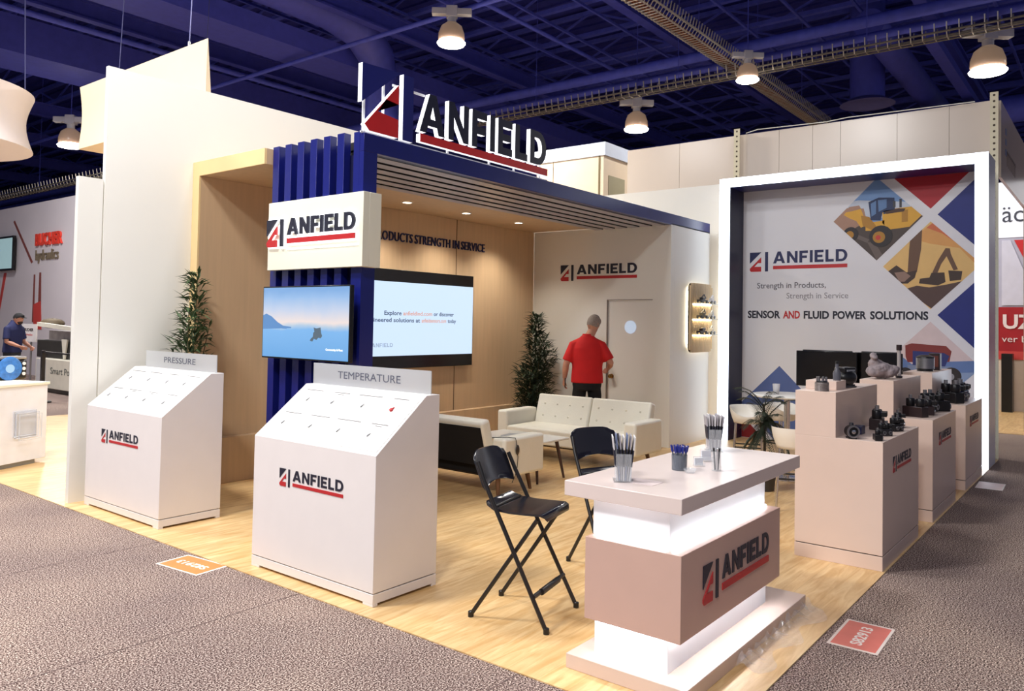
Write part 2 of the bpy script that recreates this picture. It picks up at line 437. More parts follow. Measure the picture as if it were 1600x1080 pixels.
b = MB(); b.flat([und], mm, .016); wpart(b, 'underline', redp, t)
b = MB(); b.box(1.188, 1.199, 3.66, 4.62, 2.345, 2.352); wpart(b, 'ledge_strip', halo, t)

t = thing('television', 'flat screen with a blue snowy landscape mounted on the navy column', 'television', (1.15, 4.25, 1.365))
y0, y1, z0, z1 = 3.655, 4.865, 1.365, 2.01
wpart(MB().box(1.125, 1.165, y0, y1, z0, z1), 'housing', screenblk, t, bevel=.004)
wpart(MB().box(1.165, 1.268, 4.1, 4.45, 1.55, 1.85), 'wall_mount', blackm, t)
sky = ramp_mat('snow_scene_display', 2, [(0, (96, 156, 212)), (.44, (116, 172, 224)), (.50, (170, 192, 214)), (.56, (226, 212, 208)), (.72, (186, 198, 220)), (.9, (142, 178, 220)), (1.1, (118, 162, 212))], .012, .635, emit=1.05, noise=.1)
s = wpart(MB().box(1.1225, 1.1245, y0+.012, y1-.012, z0+.014, z1-.012), 'screen', sky, t)
mm = facing_left(1.1222, y1-.012, z0)
hill = M('display_hill_blue', (88, 140, 198), .4, emit=.95, screen=True)
pic = MB(); pic.flat([[(0,.26),(0,.385),(.05,.40),(.13,.375),(.22,.325),(.30,.295),(.42,.285),(.42,.275)]], mm, .0006); wpart(pic, 'hillside', hill, s)
pic = MB(); pic.flat([[(.29,.268),(.30,.284),(.315,.292),(.335,.288),(.345,.276),(.36,.268)]], mm, .0008)
wpart(pic, 'far_boat', hill, s)
pic = MB(); pic.flat([[(.685,.172),(.70,.19),(.725,.205),(.73,.24),(.745,.25),(.735,.285),(.77,.278),(.825,.287),(.835,.24),(.85,.215),(.83,.195),(.80,.20),(.775,.18),(.74,.19),(.72,.165)]], mm, .0008)
wpart(pic, 'dark_figure', M('display_dark', (84, 104, 120), .4, emit=.9, screen=True), s)
pic = MB(); put_text(pic, 'Community & Fleet', mm @ Matrix.Translation((.90, .095, 0)), .024, .0008, bold=.01, width=.22)
wpart(pic, 'caption', M('display_white', (255, 255, 255), .4, emit=.9), s)

# big screen on the beige wall
t = thing('television', 'large wall screen showing a pale blue web address slide', 'television', (4.32, 6.08, 1.105))
wpart(MB().box(3.20, 5.412, 6.045, 6.075, 1.105, 2.38), 'housing', screenblk, t, bevel=.004)
wpart(MB().box(3.9, 4.7, 6.075, 6.109, 1.4, 2.1), 'wall_mount', blackm, t)
s = wpart(MB().box(3.21, 5.404, 6.0425, 6.0448, 1.270, 2.222), 'screen', M('pale_blue_display', (206, 228, 254), .3, emit=1.0, var=.01, screen=True), t)
m = facing_front(0, 6.0424, 0)
a = MB()
put_text(a, 'Explore', m @ Matrix.Translation((3.70, 1.795, 0)), .075, .0006, bold=.018, width=.30)
put_text(a, 'or discover', m @ Matrix.Translation((4.60, 1.795, 0)), .075, .0006, bold=.018, width=.40)
wpart(a, 'slide_line', M('display_grey_text', (52, 74, 110), .4, emit=.9, screen=True), s); a = MB()
put_text(a, 'E engineered solutions at', m @ Matrix.Translation((3.30, 1.705, 0)), .075, .0006, bold=.018, width=1.04)
put_text(a, 'today', m @ Matrix.Translation((4.88, 1.705, 0)), .075, .0006, bold=.018, width=.17)
wpart(a, 'slide_line', MATS['display_grey_text'], s)
a = MB()
put_text(a, 'anfieldind.com', m @ Matrix.Translation((4.03, 1.795, 0)), .075, .0006, bold=.018, width=.54)
wpart(a, 'slide_link', M('display_link_text', (220, 160, 136), .4, emit=.95, screen=True), s); a = MB()
put_text(a, 'anfieldsensors.com', m @ Matrix.Translation((4.37, 1.705, 0)), .075, .0006, bold=.018, width=.48)
wpart(a, 'slide_link', MATS['display_link_text'], s)
a = MB()
for l in word(.05, 3.50, 1.385, .36): a.flat(l, m, .0006)
wpart(a, 'slide_mark', M('display_faint_mark', (160, 180, 206), .4, emit=.95, screen=True), s)

tag(MB().box(3.60, 3.70, 6.07, 6.1095, 1.0, 1.09).build('power_box', white, bevel=.004), 'small white power box on the beige wall under the large screen', 'power box')

# slogan on the beige wall
t = thing('wall_lettering', 'navy raised capitals spelling the slogan high on the beige wall', 'sign', (4.2, 6.10, 2.75))
for wd, x, wdt in (('STRENGTH', 2.60, .69), ('IN', 3.36, .13), ('PRODUCTS', 3.54, .685), ('STRENGTH', 4.27, .69), ('IN', 5.02, .13), ('SERVICE', 5.195, .515)):
    a = MB(); put_text(a, wd, facing_front(x, 6.1095, 2.755), .168, .018, bold=.004, width=wdt, spacing=1.1); wpart(a, 'raised_word', navyp, t)

# logo on the door wall
t = thing('wall_logo', 'navy and red company logo on the white door wall', 'logo', (6.94, 4.9, 2.4))
logo(t, facing_left(6.9485, 5.58, 2.385), .245, 1.34, depth=.006)

# ------------------------------------------------------------------ sloped information podiums
def podium(y0, y1, x0, name, label, textwidth, accent):
    D, w = .545, y1-y0
    t = thing('display_podium', label, 'podium', (x0, (y0+y1)/2, .006), 0)
    Y = lambda v: v-(y0+y1)/2
    prof = [(0, .085), (0, .905), (.425, 1.243), (D, 1.243), (D, .085)]
    b = MB(); b.prism([(px, Y(y0), pz-.006) for px, pz in prof], (0, w, 0)); b.build('body', white, t, bevel=.003, recalc=True)
    MB().box(.012, D-.012, Y(y0)+.012, Y(y1)-.012, .074, .09).build('shadow_gap', M('gap_dark', (60, 54, 52), .8), t)
    b = MB(); b.box(0, D, Y(y0), Y(y1), .016, .073); b.box(0, .04, Y(y0), Y(y0)+.09, 0, .016); b.box(0, .04, Y(y1)-.09, Y(y1), 0, .016); b.box(D-.04, D, Y(y0), Y(y0)+.09, 0, .016); b.box(D-.04, D, Y(y1)-.09, Y(y1), 0, .016)
    b.build('plinth', white, t, bevel=.002)
    # slope panel
    sl = Vector((.425, 0, .338)); L = sl.length; up = sl.normalized()
    m = frame(Vector((0, Y(y1), .899)), (0,-1,0), up)
    s = MB(); s.flat([[(.02,.03),(w-.02,.03),(w-.02,L-.012),(.02,L-.012)]], m, .004)
    pn = s.build('info_panel', M('printed_info_sheet', (246, 245, 240), .35, var=.005), t)
    ink = MB(); cell = MB()
    rnd = random.Random(len(name))
    cw = (w-.06)/4
    for r in range(2):
        for c in range(4):
            cx = .03+cw*c; cy = .045 + r*(L-.07)/2; H = (L-.07)/2
            hw = cw*rnd.uniform(.45, .8)
            ink.flat([[(cx+cw/2-hw/2, cy+H-.04),(cx+cw/2+hw/2, cy+H-.04),(cx+cw/2+hw/2, cy+H-.032),(cx+cw/2-hw/2, cy+H-.032)]], m, .0048)
            if rnd.random() < .5: ink.flat([[(cx+cw/2-hw/5, cy+H-.056),(cx+cw/2+hw/5, cy+H-.056),(cx+cw/2+hw/5, cy+H-.049),(cx+cw/2-hw/5, cy+H-.049)]], m, .0048)
            for q in range(2):
                for j in range(3):
                    a0 = cx+.02+q*cw*.5; lw = cw*rnd.uniform(.2, .38)
                    cell.flat([[(a0, cy+.012+j*.014),(a0+lw, cy+.012+j*.014),(a0+lw, cy+.017+j*.014),(a0, cy+.017+j*.014)]], m, .0048)
    ink.build('heading_print', greyp, pn); cell.build('caption_print', M('pale_print', (196, 196, 190), .6), pn)
    for r in range(2):
        for c in range(4):
            cx = .03+cw*(c+.5)+rnd.uniform(-.02,.02); cy = .045+r*(L-.07)/2+.105
            q = m @ Vector((cx, cy, .004)); v = m.to_3x3() @ Vector((.35, 1, .0)); v.normalize(); n = m.to_3x3() @ Vector((0,0,1))
            b = MB(); hot = accent and r == 1 and c == 3
            b.cyl(q+n*.006-v*.018, q+n*.006+v*.003, .0055, n=10); b.cyl(q+n*.006+v*.003, q+n*.006+v*.016, .004, n=10)
            if hot: b.cyl(q+n*.0-v*.012, q+n*.012-v*.012, .012, n=14)
            b.build('sensor', redp if hot else steel, pn)
    px = D-.055
    b = MB(); b.box(px, px+.008, Y(y0)+.03, Y(y1)-.02 if False else Y(y0)+.03+1.215, 1.237, 1.39)
    pl = b.build('name_plate', acry, t)
    a = MB(); me_m = facing_left(px-.0005, Y(y0)+.03+1.215*.5, 1.29)
    put_text(a, name, me_m, .075, .001, bold=-.006 if False else 0, width=textwidth, align='CENTER')
    a.build('plate_lettering', M('grey_plate_ink', (92, 96, 112), .5), pl)
    logo(t, facing_left(x0-.0008, y1-.30, .60), .118, .655, depth=.002)
    return t
podium(2.20, 3.445, .12, 'TEMPERATURE', 'white sloped podium with TEMPERATURE plate in front of the navy column', .65, True)
podium(4.785, 6.11, .155, 'PRESSURE', 'white sloped podium with PRESSURE plate beside the tall white wall', .54, False)

# ------------------------------------------------------------------ reception counter
dim_white = M('dimmed_white_laminate', (206, 172, 158), .32, var=.015)  # white laminate, with its warm dim light painted into the colour
t = thing('reception_counter', 'white reception counter with glowing necks and logo panel at the corner', 'counter', (.95, .6, .006))
wpart(MB().box(.20, 1.87, .215, .865, .006, .078), 'base', M('counter_base_laminate', (222, 200, 188), .3, var=.012), t, bevel=.003)
lit = M('lit_neck_acrylic', (250, 252, 255), .3, emit=.16, ecol=(236, 244, 255), var=.005)
wpart(MB().box(.305, 1.58, .36, .765, .078, .25), 'lower_neck', lit, t, bevel=.002)
wpart(MB().box(.262, 1.575, .276, .80, .25, .655), 'front_panel', dim_white, t, bevel=.002)
wpart(MB().box(.335, 1.58, .37, .80, .655, .842), 'upper_neck', lit, t, bevel=.002)
wpart(MB().box(.26, 1.93, .275, .93, .842, .918), 'countertop', M('counter_top_laminate', (228, 212, 206), .26, var=.012), t, bevel=.003)
strip = M('counter_led_strip', (255, 255, 255), .4, emit=34, ecol=(244, 249, 255), var=0)
wpart(MB().box(.35, 1.55, .352, .364, .6552, .664).box(.321, .331, .39, .77, .6552, .664), 'light_strip', strip, t)
wpart(MB().box(.31, 1.56, .345, .355, .241, .2495).box(.29, .30, .38, .75, .241, .2495), 'light_strip', strip, t)
logo(t, facing_front(.497, .2748, .365), .19, .885, depth=.004)

# things on the counter top (z = .918)
def brochure_holder(x, y, z, h, label, cols, rz=0, lean=.05):
    t = thing('brochure_holder', label, 'holder', (x, y, z), rz)
    b = MB(); b.box(-.06,.06,-.05,.05,0,.006); b.box(-.055,-.051,-.04,.04,.006,h*.6); b.box(.051,.055,-.04,.04,.006,h*.6); b.box(-.055,.055,.036,.04,.006,h*.75); b.box(-.055,.055,-.04,-.036,.006,h*.3)
    b.build('acrylic_stand', clear, t)
    for i in range(7):
        y0 = -.030+i*.010
        m = Matrix.Translation((0, y0, .008)) @ Matrix.Rotation(-lean*(i-3)*.8, 4, 'X') @ Matrix.Rotation((i % 3-1)*.03, 4, 'Y')
        p = MB(); p.box(-.048, .048, -.003, .003, 0, h*(.93+.02*(i % 3))); p.xf(m)
        o = p.build('leaflet', cols[i % len(cols)], t)
        q = MB(); q.box(-.0485, .0485, -.0036, .0036, h*.30, h*.66); q.xf(m); q.build('leaflet_band', inkd, o)
    return t
lf = [M('leaflet_white', (226, 224, 226), .5), M('leaflet_grey', (176, 172, 178), .5), M('leaflet_blue', (120, 134, 168), .5)]
brochure_holder(.455, .70, .918, .24, 'clear holder of folded leaflets at the near left end of the counter', lf, R(34))
brochure_holder(1.72, .76, .918, .235, 'tall clear holder of dark leaflets at the far end of the counter', [lf[1], lf[0]], R(34))
t = thing('leaflet_tube', 'small clear tube of pens standing by the front counter edge', 'holder', (1.06, .455, .918))
b = MB(); b.tube([(0,0,0),(0,0,.005)], .026, 16); b.loftrings([[Vector((.026*math.cos(2*PI*k/16), .026*math.sin(2*PI*k/16), z)) for k in range(16)] for z in (.005, .11)], False); b.build('tube_wall', clear, t)
for i in range(5):
    a = i*1.3; b = MB(); b.cyl((.008*math.cos(a), .008*math.sin(a), .006), (.018*math.cos(a), .018*math.sin(a), .125), .005, n=8); b.build('pen', chrome if i % 2 else blackm, t)
t = thing('pen_cup', 'clear cup full of blue pens in the middle of the counter', 'cup', (.94, .62, .918))
b = MB(); b.lathe([(0,0),(.042,0),(.044,.085),(.041,.085),(.039,.005),(0,.005)], n=24); b.build('cup_wall', M('smoked_acrylic', (120, 128, 140), .1, alpha=.55), t)
bp = M('blue_pen', (30, 42, 130), .35); bp2 = M('pen_shaft', (96, 104, 120), .35)
for i in range(22):
    a = i*2.4; r = .034*math.sqrt((i+.5)/22)
    p0 = Vector((r*.7*math.cos(a), r*.7*math.sin(a), .008)); p1 = Vector((r*1.35*math.cos(a), r*1.35*math.sin(a), .10)); p2 = p1+(p1-p0).normalized()*.035
    o = MB().cyl(p0, p1, .0035, n=8).build('pen', bp2, t); MB().cyl(p1, p2, .0065, .0055, n=8).build('pen_cap', bp, o)
def card_block(x, y, w, h, label, rz):
    t = thing('card_holder', label, 'holder', (x, y, .918), rz)
    MB().box(-w/2, w/2, -.02, .02, 0, .006).box(-w/2, w/2, .012, .016, .006, h).box(-w/2, w/2, -.02, -.017, .006, h*.4).build('acrylic_stand', clear, t)
    MB().box(-w/2+.005, w/2-.005, .0, .011, .007, h*.85).build('cards', M('white_cards', (214, 218, 226), .5), t)
card_block(1.12, .585, .06, .055, 'small clear card holder beside the blue pens', R(-40))
card_block(1.30, .62, .07, .075, 'clear card holder with pale cards at the back of the counter', R(-40))
t = thing('glass_dish', 'tiny clear dish in front of the cup of blue pens', 'dish', (.895, .535, .918))
MB().lathe([(0,0),(.025,0),(.036,.022),(.033,.022),(.023,.004),(0,.004)], n=24).build('dish_bowl', clear, t)
b = tag(MB().box(.43, .56, .52, .69, .9182, .9195).build('paper_sheet', M('pale_pink_paper', (226, 208, 206), .6)), 'pale sheet of paper lying beside the near leaflet holder', 'paper')

# clear plastic film at the foot of the counter
rnd = random.Random(3)
b = MB(); nx, ny = 34, 7
pts = []
for i in range(nx):
    for j in range(ny):
        x = .75+i*.034; y = .207-.02*j-.05*math.sin(i*.5)*j/ny
        z = .010+max(0, (.075-.014*j))*abs(math.sin(i*.9+j*.6))*(.4+.6*rnd.random())
        pts.append((x+rnd.uniform(-.008,.008), y, z))
b.add(pts, [(i*ny+j, (i+1)*ny+j, (i+1)*ny+j+1, i*ny+j+1) for i in range(nx-1) for j in range(ny-1)], False)
tag(b.build('plastic_film', M('clear_film', (230, 232, 236), .12, alpha=.2, spec=.9)), 'crumpled clear plastic film lying along the counter base on the floor', 'plastic film')

# ------------------------------------------------------------------ folding bar stools
def bar_stool(loc, rz, label):
    t = thing('folding_bar_stool', label, 'stool', loc, rz)   # faces local -y, width along x
    W = .235
    for s in (-1, 1):
        MB().tube([(s*W*.98, -.255, .012), (s*W*.9, .16, .80), (s*W*.86, .205, .90)], .0125, 10).build('front_leg', blackm, t)
        MB().tube([(s*(W-.035), .235, .012), (s*(W-.05), -.17, .605)], .0125, 10).build('rear_leg', blackm, t)
        for y, w in ((-.255, W*.98), (.235, W-.035)):
            MB().lathe([(0,0),(.017,0),(.017,.03),(.012,.034),(0,.034)], (s*w, y, 0), 12).build('foot_cap', black, t)
    f = lambda q: (W*.98+(W*.9-W*.98)*q)
    q = .22; MB().tube([(-f(q), -.262+.415*q, .012+.788*q), (f(q), -.262+.415*q, .012+.788*q)], .013, 10).tube([(-f(q)*.55, -.268+.415*q, .012+.788*q), (f(q)*.55, -.268+.415*q, .012+.788*q)], .019, 10).build('footrest', blackm, t)
    MB().tube([(-.17, .105, .645), (.17, .105, .645)], .009, 8).build('seat_rod', blackm, t)
    # seat: thin curved board, rolled at front and back
    prof = [(-.225,.607),(-.215,.628),(-.19,.638),(-.1,.635),(0,.633),(.1,.64),(.15,.66),(.165,.672)]
    top = [[Vector((x, y, z)) for x in (-.195,-.19,.19,.195)] for y, z in prof]
    b = MB(); hw = [.165,.185,.195,.2,.2,.195,.18,.165]
    rings = [[Vector((-h, y, z)), Vector((h, y, z)), Vector((h, y+.002, z-.012)), Vector((-h, y+.002, z-.012))] for (y, z), h in zip(prof, hw)]
    b.loftrings(rings); b.build('seat', M('black_gloss_seat', (24, 25, 34), .2, spec=.8), t, sharp=60)
    # backrest: curved panel
    rings = []
    n = 9
    for k in range(n):
        z = k/(n-1); rings.append((z, .205 if .12 < z < .85 else .205-(.03 if z > .95 else .015)))
    b = MB(); P = []
    m = 13
    for z, hw_ in rings:
        row = []
        for j in range(m):
            u = -1+2*j/(m-1); yy = .155+.09*(z)+.03*(1-u*u)
            lowcut = .03*(1-u*u) if z == 0 else 0
            zz = .735+.215*z + (lowcut) - (.022*abs(u)**6 if z == 1 else 0)
            row.append(Vector((u*hw_, yy-.0, zz)))
        back = [p+Vector((0, .008, 0)) for p in row][::-1]
        P.append(row+back)
    b.loftrings(P); b.build('backrest', M('black_gloss_back', (28, 28, 36), .24, spec=.8), t, sharp=60)
    return t
bar_stool((.645, 1.48, .006), R(12.5), 'black folding bar stool standing alone between podium and counter')
bar_stool((1.764, 1.543, .006), R(-22), 'black folding bar stool half hidden behind the reception counter')

# ------------------------------------------------------------------ lounge
def sofa(loc, rz, label, lining):
    t = thing('sofa', label, 'sofa', loc, rz)     # faces local -y
    W, D = 1.02, .40
    b = MB(); b.box(-W+.165, W-.165, -D, .22, .20, .40); b.build('seat', leather, t, bevel=.025, seg=3)
    tuft = MB()
    for i in range(8):
        for j in range(3): tuft.ell((-.72+i*.206, -.26+j*.17, .4), (.012, .012, .006), 8, 4)
    for s in (-1, 1):
        a = MB(); a.box(s*W-(.165 if s > 0 else 0), s*W+(.165 if s < 0 else 0), -D, .26, .20, .585); a.build('arm', leather, t, bevel=.03, seg=3)
        m = Matrix.Translation((0, .17, .37)) @ Matrix.Rotation(R(-17), 4, 'X')
        c = MB(); c.box(.006 if s > 0 else -.852, .852 if s > 0 else -.006, 0, .13, 0, .42); c.xf(m)
        bk = c.build('back_cushion', leather, t, bevel=.025, seg=3)
        c = MB()
        for i in range(4):
            for j in range(2): c.ell((s*(.12+i*.2), -.001, .13+j*.16), (.016, .006, .016), 10, 5)
        c.xf(m); c.build('tuft_button', M('leather_button', (214, 208, 192), .45), bk)
        if lining:
            c = MB(); c.box(.03 if s > 0 else -.83, .83 if s > 0 else -.03, .131, .136, -.03, .375); c.xf(m); c.build('back_lining', blackf, bk)
        for yy in (-D+.09, .16):
            MB().cyl((s*(W-.16), yy, .205), (s*(W-.13), yy-(.03 if yy < 0 else -.03), 0), .028, .016, 14).build('leg', woodleg, t)
    if lining: MB().box(-W+.17, W-.17, .221, .226, .205, .38).build('seat_lining', blackf, t)
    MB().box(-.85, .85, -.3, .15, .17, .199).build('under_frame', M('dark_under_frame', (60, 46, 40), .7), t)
    return t
sofa((5.25, 4.085, .006), R(-90), 'white tufted sofa facing the booth front, with man behind it', False)
sofa((3.12, 4.41, .006), R(90), 'white sofa seen from behind with black rear lining', True)
t = thing('coffee_table', 'low white coffee table on dark tapered legs between the two sofas', 'table', (3.93, 4.02, .006))
MB().box(-.29, .29, -.47, .47, .425, .45).build('tabletop', M('white_table_top', (232, 230, 222), .25), t, bevel=.008)
for sx in (-1, 1):
    for sy in (-1, 1): MB().cyl((sx*.19, sy*.36, .426), (sx*.25, sy*.43, 0), .022, .013, 12).build('leg', M('dark_walnut_leg', (74, 48, 38), .5, var=.15, vscale=14), t)
t = thing('magazine', 'glossy pale magazine lying on the coffee table', 'magazine', (3.85, 4.0, .456), R(10))
MB().box(-.11, .11, -.15, .15, 0, .012).build('pages', M('magazine_pages', (222, 224, 224), .3), t)
MB().box(-.112, .112, -.152, .152, .012, .0135).build('cover', M('magazine_cover', (190, 196, 200), .2), t)
# cable with a dark inline switch hanging over the near sofa's arm
t = thing('extension_cord', 'thin black cord with round switch hanging over the sofa arm', 'cord', (2.95, 3.38, .6))
wpart(MB().tube([(2.80, 3.50, .605), (2.95, 3.42, .60), (3.02, 3.384, .588), (3.035, 3.380, .54), (3.04, 3.380, .48), (3.06, 3.380, .40), (3.05, 3.380, .30), (3.02, 3.380, .22), (2.97, 3.379, .16)], .004, 6), 'cable', black, t)
wpart(MB().ell((3.045, 3.374, .47), (.028, .013, .05), 14, 8), 'switch', M('dark_switch', (44, 34, 30), .4), t)

# ------------------------------------------------------------------ plants
leafm = [M('bamboo_leaf', (66, 88, 54), .45, var=.3, vscale=9), M('bamboo_leaf_dark', (50, 66, 46), .5, var=.3, vscale=9), M('palm_frond', (44, 54, 38), .5, var=.3, vscale=9)]
potm = M('dark_planter', (54, 50, 48), .5, var=.1)
def leafquad(b, p, d, L, w, droop):
    d = d.normalized(); side = d.cross(Vector((0,0,1)))
    if side.length < .05: side = Vector((1,0,0))
    side = side.normalized()*w; nrm = side.cross(d).normalized()
    m1 = p+d*L*.4+nrm*w*.3; tip = p+d*L-Vector((0,0,droop*L))
    b.add([p, m1+side, tip, m1-side, m1-nrm*w*.5], [(0,4,1),(1,4,2),(2,4,3),(3,4,0)], True)
def bamboo(loc, h, label, spread, n, seed, mat, low=.25, lim=None):
    rnd = random.Random(seed)
    t = thing('potted_bamboo', label, 'plant', loc)
    MB().lathe([(0,0),(.13,0),(.165,.26),(.17,.28),(.15,.28),(.145,.25),(0,.25)], n=24).build('pot', potm, t)
    st = MB(); lv = MB()
    stems = []
    for k in range(5):
        a = k*1.26+rnd.random(); top = h*(1 if k == 0 else rnd.uniform(.55, .85)); lean = spread*(.15 if k == 0 else .45)
        pts = [Vector((.05*math.cos(a)+lean*math.cos(a)*q*q, .05*math.sin(a)+lean*math.sin(a)*q*q, .24+(top-.26)*q)) for q in (0, .25, .5, .75, 1)]
        st.tube(pts, [.010, .009, .008, .006, .003], 7); stems.append((pts, top))
    st.build('stems', M('bamboo_stem', (92, 84, 52), .6, var=.2), t)
    for i in range(n):
        pts, top = stems[rnd.choice((0, 0, 0, 1, 2, 3, 4))]
        q = low + (1-low)*rnd.random(); q = min(q, .995)
        k = int(q*4); f = q*4-k; p = pts[k].lerp(pts[k+1], f)
        hz = 1-(p.z/h); r = spread*(.22+.8*hz**.8)*rnd.random()**.7
        a = rnd.uniform(0, 2*PI)
        p = p+Vector((math.cos(a)*r*.75, math.sin(a)*r*.75, rnd.uniform(-.03,.05)))
        d = Vector((math.cos(a+rnd.uniform(-.7,.7)), math.sin(a+rnd.uniform(-.7,.7)), rnd.uniform(-.1, 1.1)))
        q = p+d.normalized()*.18
        if lim and not all(lim[0] < loc[0]+v.x < lim[1] and lim[2] < loc[1]+v.y < lim[3] for v in (p, q)): continue
        leafquad(lv, p, d, rnd.uniform(.10, .19), rnd.uniform(.012, .019), rnd.uniform(0, .45))
    lv.build('foliage', mat, t)
bamboo((.985, 5.885, .006), 2.14, 'slender green bamboo plant behind the PRESSURE podium', .32, 900, 4, leafm[0], .6, (.71, 1.17, 4, 6.22))
bamboo((6.35, 5.62, .006), 1.83, 'bushy dark bamboo plant in the corner by the door wall', .34, 2300, 9, leafm[1], .12, (4, 6.93, 4, 5.99))
t = thing('potted_palm', 'dark arching palm plant between the white bar stools', 'plant', (5.10, 1.665, .006))
MB().lathe([(0,0),(.10,0),(.13,.24),(.135,.26),(.115,.26),(.11,.23),(0,.23)], n=24).build('pot', potm, t)
rnd = random.Random(5)
b = MB(); b.tube([(0,0,.22), (.01,0,.5), (0,.01,.90)], [.018,.015,.012], 8); b.build('stem', M('palm_stem', (56, 46, 36), .8, var=.2), t)
lv = MB()
for k in range(24):
    a = k*2.399; L = rnd.uniform(.26, .42); e = rnd.uniform(.5, 1.5) if k < 14 else rnd.uniform(-.9, 0); base = Vector((0, .01, .62+.27*rnd.random()))
    pts = [base+Vector((math.cos(a)*L*q*.8, math.sin(a)*L*q*.8, L*(e*q-.75*q*q))) for q in (0,.25,.5,.75,1)]
    lv.tube(pts, [.005,.004,.003,.0025,.002], 5)
    for i in range(1, 24):
        q = i/24; j = min(int(q*4), 3); p = pts[j].lerp(pts[j+1], q*4-j); tg = (pts[j+1]-pts[j]).normalized(); sd = tg.cross(Vector((0,0,1))).normalized()
        for s in (-1, 1): leafquad(lv, p, tg*.8+sd*s+Vector((0,0,.1)), .10*(1.15-.6*q), .006, .35)
lv.build('fronds', leafm[2], t)

# ------------------------------------------------------------------ people
def remesh(o, vox, smooth=5):
    r = o.modifiers.new('remesh', 'REMESH'); r.mode = 'VOXEL'; r.voxel_size = vox; r.use_smooth_shade = True
    s = o.modifiers.new('smooth', 'SMOOTH'); s.factor = .5; s.iterations = smooth
def hand(b, wrist, fwd, palm_n, side, curl=1.0):
    """palm, four fingers of unequal length with two bends, thumb from the side of the palm"""
    wrist = Vector(wrist); f = Vector(fwd).normalized(); n = Vector(palm_n); n = (n-f*n.dot(f)).normalized(); s = f.cross(n)*side
    b.loftrings([[wrist+f*q + (s*math.cos(2*PI*k/12)*w + n*math.sin(2*PI*k/12)*d) for k in range(12)] for q, w, d in ((-.02,.026,.022),(.02,.034,.019),(.06,.042,.017),(.095,.041,.014))])
    for i, (off, L) in enumerate(((-.032,.070),(-.011,.080),(.011,.075),(.031,.058))):
        p = wrist+f*.09+s*off; c = .45*curl
        d1 = (f*math.cos(c)+n*math.sin(c)); d2 = (f*math.cos(2.1*c)+n*math.sin(2.1*c)); d3 = (f*math.cos(3.0*c)+n*math.sin(3.0*c))
        b.tube([p-f*.02, p+d1*L*.45, p+d1*L*.45+d2*L*.32, p+d1*L*.45+d2*L*.32+d3*L*.25], [.0095,.009,.0085,.007], 8)
    p = wrist+f*.025-s*.032
    b.tube([p, p-s*.022+f*.03+n*.012, p-s*.022+f*.055+n*.03], [.012,.0105,.008], 8)
